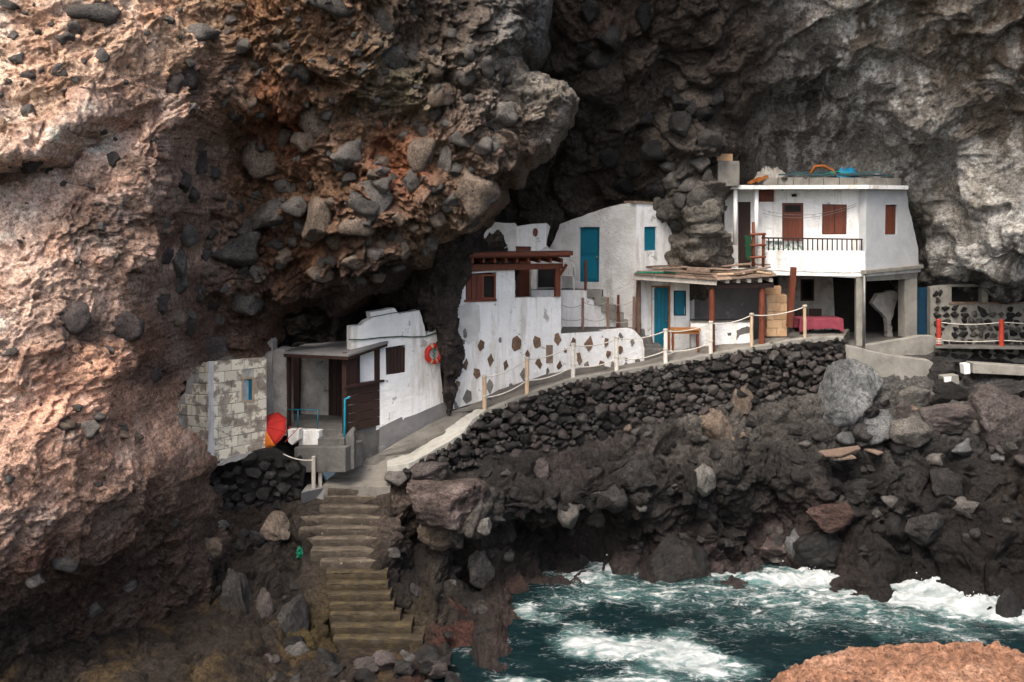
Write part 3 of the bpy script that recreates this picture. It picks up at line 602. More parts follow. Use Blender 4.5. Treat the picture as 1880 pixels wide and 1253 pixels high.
def dS(V, X, Z):
    wv = np.stack([fbm(V * .7 + k * 31, 3, 151 + k) for k in range(3)], 1).astype(np.float32); Wp = V + .35 * wv
    d1, c1 = worley(Wp * .85, 35); l1 = np.sqrt(np.clip(.45 - d1 * d1, 0, 1)) * (c1 > .25)
    d2, c2 = worley(Wp * 1.9, 36); l2 = np.sqrt(np.clip(.36 - d2 * d2, 0, 1)) * (c2 > .3)
    d3, c3 = worley(Wp * 4.4, 37); l3 = np.sqrt(np.clip(.30 - d3 * d3, 0, 1)) * (c3 > .3)
    low = np.where((X > -1.6) & (X < 9.9), sstep(-1.15, -2.0, Z - ztop(X)), sstep(0, -1.2, Z - ztop(X) + .4))
    st = 1 - .85 * sstep(-5.5, -5.2, X) * sstep(-2.95, -3.3, X) * sstep(.35, .75, Z)
    h = .28 * fbm(Wp * .6, 3, 161) + .38 * l1 * low + .18 * l2 * low + .09 * l3 + .12 * low * fbm(Wp * 1.3, 4, 171, .55, 1) + .05 * fbm(Wp * 4, 4, 181, .6) + low * (.30 * (c1 - .5) + .20 * (c2 - .5))
    return (h - .22) * st * sstep(.02, .5, ztop(X) - Z), np.ones(len(X))
def colS(X, Z, V):
    D = lambda u: 26.5 if u < 760 else 29
    w1 = (.030, .025, .022); w2 = (.055, .046, .040); gold = (.20, .125, .05)
    pts = [(400,900,(.035,.03,.027)),(500,880,(.07,.055,.05)),(400,980,(.10,.075,.057)),(520,960,(.07,.055,.045)),(450,1040,(.05,.04,.034)),(530,1050,(.045,.036,.03)),(420,1130,(.085,.07,.058)),(520,1130,(.05,.046,.042)),(560,1140,(.12,.09,.03)),(600,1190,(.19,.125,.055)),(640,1210,(.15,.10,.045)),(440,1230,(.17,.115,.05)),(560,1230,(.10,.07,.04)),(700,1200,(.07,.05,.03)),(740,1120,(.14,.10,.045)),(790,1100,(.13,.095,.042)),(690,1150,(.10,.07,.03)),(770,1180,(.055,.035,.025)),(800,1220,(.075,.035,.026)),(780,1240,(.28,.12,.085)),(830,1150,(.05,.034,.027)),
           (730,900,(.11,.085,.07)),(800,900,(.14,.108,.095)),(860,920,(.20,.175,.15)),(760,1000,w1),(850,1000,w2),(760,1060,w2),(860,1070,(.04,.032,.028)),(920,1080,(.055,.035,.028)),(950,1085,(.20,.09,.065)),
           (800,850,(.045,.04,.036)),(900,800,(.045,.042,.04)),(950,850,(.05,.042,.036)),(1050,820,(.085,.062,.054)),(1150,790,(.11,.085,.072)),(1280,780,(.15,.128,.105)),(1380,720,(.12,.10,.085)),(1330,760,(.15,.12,.09)),(1450,780,(.13,.112,.09)),(1550,800,(.13,.115,.10)),(1640,780,(.16,.15,.14)),(1720,780,(.12,.115,.11)),(1820,760,(.10,.094,.09)),(1850,700,(.09,.085,.08)),(1700,700,(.15,.145,.135)),(1600,690,(.16,.15,.135)),
           (950,950,w1),(1100,930,w1),(1200,900,w2),(1300,930,w1),(1450,880,w2),(1600,880,w1),(1750,870,w1),(1880,900,(.05,.034,.022)),(1000,1000,w1),(1150,1000,(.05,.034,.03)),(1350,990,w2),(1400,1020,(.10,.06,.055)),(1130,1015,(.09,.055,.048)),(1500,960,(.07,.04,.032)),(1650,1000,w1),(1780,980,(.03,.022,.017)),(1850,1050,(.028,.018,.015)),(1300,1035,(.09,.05,.045))]
    c = idw(pts, X, Z, D); V = V.astype(np.float32)
    g_ = c.mean(1)[:, None]; ds = (.55 * sstep(-2.5, 0, X))[:, None]; c = c * (1 - ds) + g_ * np.array((1.03, 1.0, .98)) * ds
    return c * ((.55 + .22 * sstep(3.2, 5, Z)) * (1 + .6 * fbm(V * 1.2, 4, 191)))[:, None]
xs = axis(-10, -8.4, 15.6, 28, .030, .4); zs = np.arange(-1.2, 6.7, .030)
shore = rock_mesh('rocky_shore', xs, zs, yS, dS, colS)

# ------------------------------------------------------------------ cobbles set in the cliff, each one picked out
COB = '605,8,85,45,c 708,39,46,46,c 711,110,72,56,c 663,128,26,26,c 552,132,34,46,c 800,128,28,30,t 893,124,38,40,c 811,178,44,46,t 920,216,66,54,c 848,254,42,30,c 776,288,50,64,t 817,295,30,60,c 831,309,36,36,c 889,271,32,34,c 912,268,26,34,c 584,220,64,68,t 522,259,28,46,t 558,261,42,36,t 634,287,58,48,c 701,295,28,22,t 697,316,24,18,c 757,333,30,40,c 869,355,96,100,t 682,355,72,70,c 676,383,60,38,c 495,398,76,54,c 550,414,30,44,c 584,408,46,82,t 653,415,66,48,t 481,292,62,70,t 572,340,20,20,t 453,421,38,40,c 431,460,90,62,c 505,445,36,26,c 650,482,52,28,t 721,434,22,28,c 786,447,36,42,c 382,635,80,50,p 455,553,70,46,c 298,415,22,38,c 322,470,36,86,c 516,369,20,14,c 170,26,82,50,c 134,51,28,26,c 118,74,34,28,c 26,67,20,20,c 29,111,26,24,c 50,139,28,18,c 111,132,28,28,c 187,105,26,28,c 154,113,14,14,c 141,142,14,20,c 55,206,24,26,c 365,62,66,34,c 309,38,22,18,c 446,87,26,28,c 443,12,30,14,t 340,137,56,52,p 322,165,44,60,p 208,295,34,30,c 252,225,13,10,c 412,250,58,84,c 369,298,34,42,c 185,240,26,18,c 53,298,48,42,p 91,314,14,14,c 187,417,15,16,c 117,338,20,11,c 160,340,22,11,c 12,10,42,22,c 134,584,50,54,p 231,598,66,50,p 121,784,42,30,t 161,790,54,34,c 137,749,28,14,c 177,765,30,16,c 222,785,36,15,c 221,798,36,16,t 251,803,26,20,t 15,646,34,14,c 214,470,12,12,c 141,482,18,12,c 201,644,14,18,c 13,881,26,22,c 121,1026,40,46,c 304,1159,40,30,c 70,60,12,12,c 95,45,14,10,c 45,25,12,12,c 230,150,12,10,c 120,168,14,10,c 75,130,12,12,c 15,150,14,12,c 270,60,12,10,c 330,20,14,10,c 640,40,22,16,t 560,190,16,20,c 640,330,30,22,c 610,370,26,22,t 520,340,30,26,c 470,360,24,20,c 440,380,22,18,c 740,250,20,16,c 860,180,22,18,c 770,230,24,18,c 930,150,18,16,c 870,90,22,20,c 830,60,18,18,c 760,90,24,20,c 390,560,24,20,p 350,580,22,26,c 280,690,30,40,p 400,590,20,16,c 700,450,20,16,t 760,420,22,18,t 610,480,26,20,c 560,450,22,18,t 60,1060,40,30,c 240,1080,40,26,c 170,1120,34,26,c 320,960,26,20,c 275,870,24,14,t 180,890,22,14,c 90,960,18,12,c 330,330,40,46,p 350,360,30,30,c 318,380,26,34,t 345,430,34,40,c 300,470,30,40,p 330,520,40,36,c 290,560,34,40,p 320,580,40,34,t 360,540,34,30,c 380,500,30,26,t 385,430,26,24,c 360,300,36,40,p 345,600,36,30,p 375,470,28,22,c 400,360,30,26,t 390,320,26,30,c 540,380,40,34,c 620,440,40,34,t 690,470,34,28,c 740,460,36,30,t 700,340,34,30,c 800,400,40,32,t 830,370,34,30,c 520,470,40,30,t 470,500,40,34,c 590,500,44,28,t'
mats = {'c': 'cobble', 't': 'cobble_tan', 'p': 'cobble_purple'}
rr = random.Random(3)
for k, e in enumerate(COB.split()):
    u, v, w_, h_, m_ = e.split(','); u, v, w_, h_ = float(u), float(v), float(w_), float(h_)
    D = depth_at(u, v, 26); s = D / F / 2 * 1.2
    dp = .5 * (w_ + h_) * s
    put_stone('cobble', P(u, v, D + dp * .36), (w_ * s, dp * .9, h_ * s), (rr.uniform(-.35, .35), rr.uniform(-.3, .3), rr.uniform(-.4, .4)), STONES[k % 14], mats[m_], cliff)
for k in range(190):                             # the many small ones between them
    u = rr.uniform(0, 950) if k < 90 else rr.uniform(420, 900); v = rr.uniform(0, 900) if u < 300 else rr.uniform(0, 540)
    D = depth_at(u, v, 99)
    if D > 27.5: continue
    s = rr.uniform(3.5, 7) if u < 300 else rr.uniform(7, 17); s *= D / F
    put_stone('cobble', P(u, v, D + s * .45), (s * rr.uniform(.8, 1.3), s, s * rr.uniform(.6, 1)), (rr.uniform(-3, 3), rr.uniform(-.5, .5), rr.uniform(-3, 3)), STONES[k % 14], rr.choice(('cobble', 'cobble', 'cobble_tan')), cliff)
for u, v, w_, h_ in ((1080,20,50,60),(1120,70,60,50),(1095,110,50,40),(1180,30,40,60),(1070,90,36,40),(1230,170,34,30),(1250,230,46,50),(1290,210,40,40),(1300,255,60,44),(1250,190,40,44),(1235,330,40,40),(1265,345,50,36),(1285,300,46,40),(1225,305,36,34),(1220,385,38,36),(1280,365,44,40),(1250,370,30,36),(1205,350,40,30),(1165,310,40,36),(1200,280,50,44),(1300,330,30,40),(1240,410,34,30),(1120,290,44,40),(1150,340,50,34),(1270,200,30,40),(1315,180,30,36),(1180,215,40,34)):
    D = depth_at(u, v, 33); s = D / F / 2 * 1.05; dp = .5 * (w_ + h_) * s
    put_stone('cobble', P(u, v, D + dp * .25), (w_ * s, dp, h_ * s), (rr.uniform(-.4, .4), rr.uniform(-.4, .4), rr.uniform(-.4, .4)), STONES[(int(u) + int(v)) % 14], 'boulder_light' if v > 350 else ('basalt' if u < 1225 or v < 240 else 'cobble'), cave)

# ================================================================== path, walls, stairs
def strip(name, inner, outer, thick, mat, parent=None, sub=5, rough=.012, **kw):
    """A slab between two edge lines, with a slightly uneven top."""
    def res(L):
        out = []
        for i in range(len(L) - 1):
            for j in range(sub): out.append(L[i].lerp(L[i + 1], j / sub))
        return out + [L[-1]]
    A, B = res(inner), res(outer); n = len(A); m = 6; rnd = random.Random(5); V = []; Fs = []
    for i in range(n):
        for j in range(m + 1):
            p = A[i].lerp(B[i], j / m); e = rough if 0 < j < m else rough * 1.5
            V.append(p + Vector((rnd.uniform(-e, e), rnd.uniform(-e, e), rnd.uniform(-rough, rough))))
    T = n * (m + 1); V += [v - Vector((0, 0, thick)) for v in V]
    g = lambda i, j: i * (m + 1) + j
    for i in range(n - 1):
        for j in range(m):
            q = [g(i, j), g(i, j + 1), g(i + 1, j + 1), g(i + 1, j)]; Fs += [q, [k + T for k in q][::-1]]
        for j in (0, m): Fs.append([g(i, j), g(i + 1, j), g(i + 1, j) + T, g(i, j) + T])
    for i in (0, n - 1):
        for j in range(m): Fs.append([g(i, j), g(i, j + 1), g(i, j + 1) + T, g(i, j) + T])
    return link_mesh(name, V, Fs, mat, parent, smooth=False, **kw)
inn = [(592,893,3.0),(606,876,3.08),(632,858,3.3),(688,836,3.62),(758,796,4.08),(824,758,4.55),(878,738,4.75),(950,714,5.05),(1050,684,5.34),(1185,663,5.64),(1262,640,6.0),(1378,626,6.2),(1450,610,6.4),(1560,604,6.44)]
outr = [(717,895,3.0),(716,878,3.1),(712,858,3.32),(760,832,3.55),(815,795,4.1),(862,757,4.5),(893,747,4.66)]
pin = [PZ(*a) for a in inn]; pout = [PZ(*a) for a in outr] + [KW[6] + Vector((0, .12, -.02)), KW[7] + Vector((0, .12, -.02)), KW[8].lerp(KW[9], .5) + Vector((0, .12, -.02)), KW[9].lerp(KW[10], .5) + Vector((0, .12, -.02)), KW[11] + Vector((0, .12, -.02)), KW[12] + Vector((0, .12, -.02)), KW[14] + Vector((0, .12, -.02))]
strip('path', pin, pout, .45, M['path'], kind='structure')
MB().prism([PZ(1425, 626, 6.09), PZ(1582, 640, 6.0), PZ(1722, 624, 6.1), P(1745, 600, 37.2), P(1425, 600, 36.6)], (0, 0, -.3)).build('terrace_floor', M['concrete_dk'], kind='structure')
o = bpy.data.objects['terrace_floor']
for v in o.data.vertices[:5]: v.co.z = 6.08 - o.location.z
for v in o.data.vertices[5:]: v.co.z = 5.7 - o.location.z

# --- dry-stone retaining wall under the path
rw = thing('retaining_wall', (KW[7].x, KW[7].y, KW[7].z - 1.4), 'long dry-stone retaining wall of dark rocks under the sloping path', 'wall')
low = [(711,872),(751,885),(812,868),(853,852),(891,838),(974,822),(1051,805),(1131,785),(1223,778),(1305,752),(1379,735),(1430,738),(1477,750),(1549,712)]
Lp = [0]
for a, b in zip(KW, KW[1:]): Lp.append(Lp[-1] + (b - a).length)
ht = [(np.interp(u, [l[0] for l in low], [l[1] for l in low]) - v) / F * D for u, v, D in KERB]
def on_kerb(s):
    i = max(0, min(len(Lp) - 2, int(np.searchsorted(Lp, s)) - 1)); t = (s - Lp[i]) / (Lp[i + 1] - Lp[i])
    d = (KW[i + 1] - KW[i]); d.z = 0; d.normalize(); return KW[i].lerp(KW[i + 1], t), d
rnd = random.Random(11); cand = []; taken = np.zeros((0, 3))
for size, tries in ((.17, 160), (.13, 900), (.10, 3600), (.075, 8000), (.052, 9000)):       # big stones first, smaller ones fill the gaps
    for _ in range(tries):
        s = rnd.uniform(.5, Lp[-1]); h_ = float(np.interp(s, Lp, ht)); t = rnd.uniform(.02, h_ * 1.05); r_ = size * rnd.uniform(.85, 1.15)
        if len(taken) and (((taken[:, 0] - s) / 1.25) ** 2 + (taken[:, 1] - t) ** 2 < (.79 * (taken[:, 2] + r_)) ** 2).any(): continue
        if t < r_ * .6: continue
        taken = np.vstack([taken, (s, t, r_)]); p, d = on_kerb(s); nrm = Vector((d.y, -d.x, 0))
        if nrm.y > 0: nrm = -nrm
        c = p - Vector((0, 0, t)) + nrm * (.03 + .13 * t + rnd.uniform(-.04, .04))
        cand.append((r_, c, 2 * r_ * 1.25, 2 * r_, math.atan2(d.y, d.x)))
cand.sort(key=lambda c: -c[0])
fv, ff = [], []
for k, (a, c, wd, hh, rz) in enumerate(cand):
    me = WSTONES[k % 12]; rot = (rnd.uniform(-.3, .3), rnd.uniform(-.5, .5), rz + rnd.uniform(-.3, .3)); sz = (wd * .55 * rnd.uniform(.9, 1.15), a * rnd.uniform(.9, 1.2), hh * .55 * rnd.uniform(.85, 1.1))
    if k < 300: put_stone('stone', c, sz, rot, me, rnd.choice(('basalt_wall', 'basalt_wall', 'basalt', 'cobble_purple', 'cobble')) if c.x > 3.5 else rnd.choice(('basalt_wall', 'basalt', 'basalt', 'cobble_purple')), rw)
    else:
        mt = Matrix.LocRotScale(c, Matrix.Rotation(0, 3, 'X').to_euler(), None) @ Matrix.LocRotScale(None, __import__('mathutils').Euler(rot), Vector(sz))
        b = len(fv); fv += [mt @ v.co for v in me.vertices]; ff += [[i + b for i in p.vertices] for p in me.polygons]
if fv: link_mesh('small_stones', fv, ff, M['basalt_wall'], rw, kind='stuff', smooth=True)
ci = [PZ(711, 846, 3.45), PZ(752, 829, 3.55), PZ(783, 811, 3.85), PZ(822, 787, 4.2), PZ(847, 769, 4.42), PZ(875, 751, 4.64)]
co_ = [KW[0] + Vector((0, 0, .02)), KW[1] + Vector((.0, 0, .02)), KW[2], KW[3], KW[4], KW[5]]
strip('coping', ci, [p + Vector((0, 0, .05)) for p in co_], .17, M['kerb'], rw, 6, .012)
ck = KW[5:]; strip('coping', [p + Vector((-.06, .26, .025)) for p in ck], [p + Vector((0, -.05, .025)) for p in ck], .12, M['concrete'], rw, 6, .02)
put_stone('end_stone', P(729, 878, 27.45), (.34, .3, .24), (0, .1, .2), STONES[3], 'cobble', rw)

# --- dark rubble wall under the block hut
rw2 = thing('rubble_wall', P(450, 960, 27.2), 'dark rubble stone wall beneath the concrete block hut', 'wall')
pl = WP(350, 27.0, 560, 27.35); rnd = random.Random(12)
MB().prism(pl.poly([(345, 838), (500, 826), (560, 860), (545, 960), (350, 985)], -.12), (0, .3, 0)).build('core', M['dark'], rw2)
tk = []
for size, tries in ((13, 60), (10, 300), (7.5, 900), (5.5, 1400)):
    for _ in range(tries):
        u, v, r_ = rnd.uniform(350, 550), rnd.uniform(842, 978), size * rnd.uniform(.85, 1.15)
        if any(((a - u) / 1.25) ** 2 + (b - v) ** 2 < (.86 * (c_ + r_)) ** 2 for a, b, c_ in tk): continue
        tk.append((u, v, r_)); s = 27.2 / F
        put_stone('stone', pl.at(u, v, rnd.uniform(-.05, .05)), (r_ * s * 1.3, r_ * s * 1.1, r_ * s * 1.05), (rnd.uniform(-.4, .4), rnd.uniform(-.5, .5), rnd.uniform(-.4, .4)), WSTONES[rnd.randrange(12)], rnd.choice(('basalt', 'basalt_wall', 'basalt')), rw2)

# --- the stairs down to the water
st = thing('stone_staircase', PZ(650, 1180, .1), 'steep worn concrete staircase running down to the water', 'stairs')
sv = [898,912,931,950,971,990,1011,1031,1051,1072,1091,1109,1128,1150,1172]
sL = [601,594,586,549,549,561,570,587,598,599,603,605,604,606,612]; sR = [717,722,697,698,699,699,701,708,710,713,717,724,734,756,776]
rnd = random.Random(13); SP = []
for i in range(15):
    z = 2.95 - .19 * i; SP.append((PZ(sL[i], sv[i], z), PZ(sR[i], sv[i] + rnd.uniform(-2, 2), z)))
for i in range(15):
    a, b = SP[i]; dep = .75; n = 14; V = []; Fs = []
    for j in range(n + 1):                                   # worn nosing: rounded, chipped profile swept along the step
        p = a.lerp(b, j / n); jx = rnd.uniform(-.02, .02); w_ = rnd.uniform(.0, .035)
        prof = [(dep, .0), (.10, .0 + rnd.uniform(-.012, .012)), (.03 + w_, -.008), (-.005 + w_, -.035 - w_ * .6), (.0 + w_ * .5, -.11), (.03, -.30), (dep, -.30)]
        for dy, dz in prof: V.append(p + Vector((jx, dy, dz + rnd.uniform(-.006, .006))))
    k = 7
    for j in range(n):
        for q in range(k): Fs.append([j * k + q, j * k + (q + 1) % k, (j + 1) * k + (q + 1) % k, (j + 1) * k + q])
    Fs += [list(range(k))[::-1], [n * k + q for q in range(k)]]
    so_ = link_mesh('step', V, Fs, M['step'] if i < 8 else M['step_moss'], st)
    V2, F2 = [], []
    for j in range(n + 1):                                   # trodden, paler edge; the highlight on the tread is put into its colour too
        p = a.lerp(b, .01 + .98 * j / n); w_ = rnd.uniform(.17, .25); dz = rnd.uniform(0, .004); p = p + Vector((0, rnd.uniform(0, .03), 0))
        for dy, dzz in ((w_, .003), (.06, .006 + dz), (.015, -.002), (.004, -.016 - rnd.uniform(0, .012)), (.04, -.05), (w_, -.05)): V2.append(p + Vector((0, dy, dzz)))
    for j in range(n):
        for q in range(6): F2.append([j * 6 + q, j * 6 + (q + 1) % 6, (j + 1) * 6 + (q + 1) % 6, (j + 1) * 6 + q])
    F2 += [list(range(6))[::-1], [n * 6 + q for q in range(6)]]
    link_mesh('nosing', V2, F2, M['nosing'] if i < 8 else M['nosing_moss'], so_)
MB().prism([PZ(553, 948, 1.9 + .35), PZ(590, 948, 2.25), PZ(596, 896, 2.95), PZ(553, 905, 2.95)], (0, .8, 0)).build('side_block', M['plinth'], st)

# --- low lichen-covered ledge at the foot of the stairs
xl = np.arange(-10.5, -.9, .03); yl = np.arange(17.5, 26.2, .035)
X, Y = np.meshgrid(xl, yl); sh = X.shape; X = X.ravel(); Y = Y.ravel(); q3 = np.stack([X, Y, X * 0], 1).astype(np.float32)
wq = q3 + .3 * np.stack([fbm(q3 * .8 + k * 9, 3, 601 + k) for k in range(3)], 1).astype(np.float32)
d1, c1 = worley(wq * 1.1, 611); d2, c2 = worley(wq * 2.6, 612)
ex = -1.55 + .35 * fbm(q3 * .7, 3, 621) + .10 * (Y - 24)
Zl = .34 - .5 * sstep(-.9, .55, X - ex) + .5 * sstep(-4.6, -6.6, X) + .30 * (np.sqrt(np.clip(.5 - d1 * d1, 0, 1)) - .45) + .16 * (c1 - .5) + .12 * (np.sqrt(np.clip(.4 - d2 * d2, 0, 1)) - .3) + .07 * (c2 - .5) + .05 * fbm(q3 * 4, 4, 631, .6) + .25 * sstep(23.6, 25.4, Y)
sm_ = sstep(-5.4, -5.0, X) * sstep(-1.9, -2.3, X) * sstep(23.2, 23.8, Y); Zl = Zl * (1 - sm_) + .05 * sm_
idx = np.arange(len(X)).reshape(sh); q = np.stack([idx[:-1, :-1], idx[:-1, 1:], idx[1:, 1:], idx[1:, :-1]], -1).reshape(-1, 4)
me = bpy.data.meshes.new('rock_ledge'); me.from_pydata(np.stack([X, Y, Zl], 1).tolist(), [], q.tolist())
for p in me.polygons: p.use_smooth = True
gl = .75 * sstep(.05, .55, fbm(q3 * .9, 4, 641, .6)); col_ = np.array((.030, .023, .018)) * (1 - gl[:, None]) + np.array((.080, .054, .026)) * gl[:, None]
wet_ = sstep(.8, -.2, ex - X)[:, None]; col_ = col_ * (1 - wet_) + np.array((.05, .022, .017)) * wet_
at = me.color_attributes.new('tint', 'FLOAT_COLOR', 'POINT'); at.data.foreach_set('color', np.concatenate([col_, np.ones((len(X), 1))], 1).astype(np.float32).ravel())
me.materials.append(M['rock']); o = bpy.data.objects.new('rock_ledge', me); COL.objects.link(o); o['kind'] = 'structure'; ORG[o] = Vector((0, 0, 0))

# ================================================================== boulders
BOUL = [(1557,731,112,122,'boulder_blue','huge smooth blue-grey boulder below the end of the stone wall'),
 (1845,775,130,120,'cobble_purple','large brownish grey boulder cut by the picture edge below the red posts'),
 (1750,764,114,60,'cobble_purple','long purplish boulder with white crust in the middle of the rock pile'),
 (1673,790,70,54,'cobble','angular dark grey boulder below the long purplish one'),
 (1610,788,72,60,'boulder_blue','wedge-shaped bluish rock leaning against the huge blue-grey boulder'),
 (1722,686,92,54,'basalt','dark rounded boulder beside the small white painted block'),
 (1743,722,74,40,'basalt','low dark boulder under the white faced concrete cube'),
 (1838,728,100,44,'basalt','dark flat boulder below the grey concrete beam'),
 (1677,735,62,50,'boulder_light','pale grey rock in front of the concrete ramp wall'),
 (1315,790,86,96,'cobble_tan','rounded tan-grey boulder bulging below the stone wall under the counter'),
 (1361,738,44,58,'cobble_tan','upright tan rock propped against the stone retaining wall'),
 (1398,708,56,66,'cobble_purple','brown boulder built into the foot of the retaining wall'),
 (1571,903,76,44,'basalt','dark boulder in the middle of the slope below the driftwood boards'),
 (1772,932,54,38,'cobble','small grey oval boulder alone on the black slope'),
 (1526,948,100,56,'boulder_red','low reddish brown boulder above the breaking wave'),
 (1649,970,52,76,'basalt','tall dark boulder with pale patches above the splash'),
 (1702,972,76,64,'basalt','broad dark boulder with grey streaks right of the tall one'),
 (1733,892,70,60,'basalt','squat black boulder under the overhanging dark slope'),
 (1350,1018,72,36,'boulder_red','low rounded reddish boulder at the waterline'),
 (1422,1008,52,44,'boulder_pinkish','small pinkish purple boulder at the waterline'),
 (1510,1012,104,76,'boulder_wet','wet black boulder at the waterline beside the splash'),
 (1470,1003,56,70,'boulder_blue','bluish grey boulder at the waterline next to the wet black one'),
 (1160,868,92,70,'basalt','broad dark brown boulder halfway down the slope under the wall'),
 (1290,885,46,68,'boulder_light','pale upright boulder standing out on the dark slope'),
 (1043,940,40,58,'cobble','grey slab-like boulder hanging over a black gap'),
 (1093,948,40,46,'cobble','bluish angular boulder right of the hanging slab'),
 (1121,913,70,54,'basalt','dark blocky boulder above the bluish angular one'),
 (994,862,46,42,'cobble_purple','brown rounded rock high under the dark dry-stone wall'),
 (884,1036,66,76,'cobble','angular grey block lying low on the rocks beside the stairs'),
 (806,975,76,64,'cobble_tan','rounded brown boulder under the pink-crusted ledge beside the stairs'),
 (886,968,34,40,'boulder_light','small pale rounded rock at the tip of the ledge beside the stairs'),
 (880,905,40,34,'boulder_light','pale pointed rock on top of the ledge beside the stairs'),
 (818,915,150,100,'boulder_pinkish','big pink-crusted rock ledge right of the stairs'),
 (790,868,66,52,'cobble_purple','brown rough rock between the path end and the ledge'),
 (840,846,40,56,'basalt','dark grey pointed rock against the end of the retaining wall'),
 (508,878,84,108,'boulder_pinkish','pink-crusted rock left of the two posts at the stair head'),
 (432,1131,76,160,'basalt_wall','tall smooth dark grey boulder standing at the foot of the cliff'),
 (484,1128,50,110,'cobble_purple','slim brownish boulder between two tall ones at the cliff foot'),
 (530,1150,70,124,'basalt','dark grey boulder with a black hollow left of the lower stairs'),
 (513,968,66,60,'cobble_tan','brown angular rock beside the green cord'),
 (388,1008,46,44,'cobble_tan','round brown rock at the foot of the rubble wall'),
 (468,989,40,32,'basalt','dark rounded rock low in the rubble wall'),
 (400,966,42,28,'boulder_light','pale flat-topped rock at the base of the rubble wall')]
rr = random.Random(21)
for k, (u, v, w_, h_, m_, lab) in enumerate(BOUL):
    D = depth_at(u, v, 28); s = D / F / 2 * (1.18 if u > 1480 and v < 830 else 1.06); dp = min(w_, h_) * s * 1.05
    me = stone_mesh('boulder_shape', 200 + k, 5 if w_ > 70 else 4, 10, .14, .92, (.48, .84))
    put_stone('boulder', P(u, v, D + dp * (.02 if u > 1480 and v < 830 else .14)), (w_ * s, dp, h_ * s), (rr.uniform(-.2, .2), rr.uniform(-.14, .14), rr.uniform(-.35, .35)), me, m_, None, lab, 'boulder', 'boulders on the shore')
for k in range(170):                              # smaller rocks wedged in the slope
    u = rr.uniform(860, 1880); v = rr.uniform(700, 1030); D = depth_at(u, v, 99)
    if k > 130: u = rr.uniform(380, 560) if k % 2 else rr.uniform(720, 900); v = rr.uniform(980, 1180); D = depth_at(u, v, 99)
    if D > 32: continue
    kv = float(np.interp(u, [l[0] for l in low], [l[1] for l in low])) if u < 1550 else 690
    if v < kv: continue
    s = rr.uniform(6, 15) * D / F
    put_stone('stone', P(u, v, D + s * .35), (s * rr.uniform(.9, 1.5), s, s * rr.uniform(.6, 1)), (rr.uniform(-.5, .5), rr.uniform(-.5, .5), rr.uniform(-3, 3)), STONES[k % 14], rr.choice(('basalt', 'basalt', 'basalt_wall')) if v > 820 or u < 900 else rr.choice(('cobble', 'cobble_tan', 'basalt', 'basalt_wall')), shore)
for k in range(46):                               # the pile of larger rocks at the right
    u = rr.uniform(1500, 1880); v = rr.uniform(700, 850); D = depth_at(u, v, 99)
    if D > 32.2: continue
    s = rr.uniform(13, 26) * D / F
    put_stone('stone', P(u, v, D + s * .2), (s * rr.uniform(.9, 1.4), s, s * rr.uniform(.6, .95)), (rr.uniform(-.4, .4), rr.uniform(-.4, .4), rr.uniform(-3, 3)), STONES[k % 14], rr.choice(('cobble', 'boulder_blue', 'basalt_wall', 'cobble_purple', 'basalt')), shore)
for k in range(60):                               # rocks lying on the ledge
    u, v = rr.uniform(360, 830), rr.uniform(1125, 1262)
    if 575 < u < 790 and v < 1205: continue
    p = PZ(u, v, .3); s = rr.uniform(9, 26) * p.y / F
    put_stone('stone', p, (s * rr.uniform(.9, 1.4), s * 1.1, s * rr.uniform(.5, .9)), (rr.uniform(-.4, .4), rr.uniform(-.4, .4), rr.uniform(-3, 3)), STONES[k % 14], rr.choice(('basalt', 'basalt', 'cobble_purple', 'basalt_wall', 'boulder_wet')), bpy.data.objects['rock_ledge'])
# rocks standing in the sea
def sea_rock(u, v, w_, h_, lab, mat, seed, dp=.55):
    p = PZ(u, v, 0.); s = p.y / F / 2; me = stone_mesh('sea_rock_shape', seed, 5, 7, .16)
    put_stone('boulder', p + Vector((0, .45, .02)), (w_ * s, w_ * s * dp, h_ * s * 2.1), (0, 0, .2), me, mat, None, lab, 'boulder', 'boulders on the shore')
sea_rock(1250, 1066, 124, 66, 'wet dome-shaped dark rock standing alone in the foam', 'boulder_wet', 301)
sea_rock(1868, 1140, 54, 46, 'small wet dark rock in the water at the picture edge', 'boulder_wet', 302)
sea_rock(948, 1098, 66, 30, 'small reddish rock at the waterline beyond the staircase', 'boulder_red', 303)
sea_rock(778, 1246, 90, 26, 'pinkish rock awash below the stairs', 'boulder_red', 304)

# --- the near rock on the viewer's side
def yN(X, Z): return None
xsn = np.arange(2.2, 9.2, .022); ysn = np.arange(8.0, 14.2, .028)
X, Y = np.meshgrid(xsn, ysn); sh = X.shape; X = X.ravel(); Y = Y.ravel()
cr = PZ(1690, 1182, 0); t0 = 13.0
zc = lambda u, v, D: ZC - (v - V0) / F * D
ridge = np.interp(X / 12.6 * F + U0, [1250, 1430, 1500, 1560, 1640, 1720, 1800, 1880, 2000, 2300], [zc(0,1330,12.6), zc(0,1247,12.6), zc(0,1215,12.6), zc(0,1192,12.6), zc(0,1178,12.6), zc(0,1177,12.6), zc(0,1183,12.6), zc(0,1200,12.6), zc(0,1250,12.6), zc(0,1400,12.6)])
Zr = ridge - np.where(Y > 12.6, (Y - 12.6) ** 2 * 1.6 + (Y - 12.6) * .5, (12.6 - Y) * .10 + (12.6 - Y) ** 2 * .04)
V = np.stack([X, Y, Zr], 1).astype(np.float32)
d1, c1 = worley(V * 7, 401); d2, c2 = worley(V * 2.6, 402)
Zr = Zr + .10 * fbm(V * 1.2, 4, 411) + .04 * fbm(V * 4.5, 5, 421, .6) - .07 * sstep(.42, .15, d1) * (c1 > .45) - .16 * sstep(.45, .1, d2) * (c2 > .55) + .07 * (c2 - .5) + .03 * (c1 - .5)
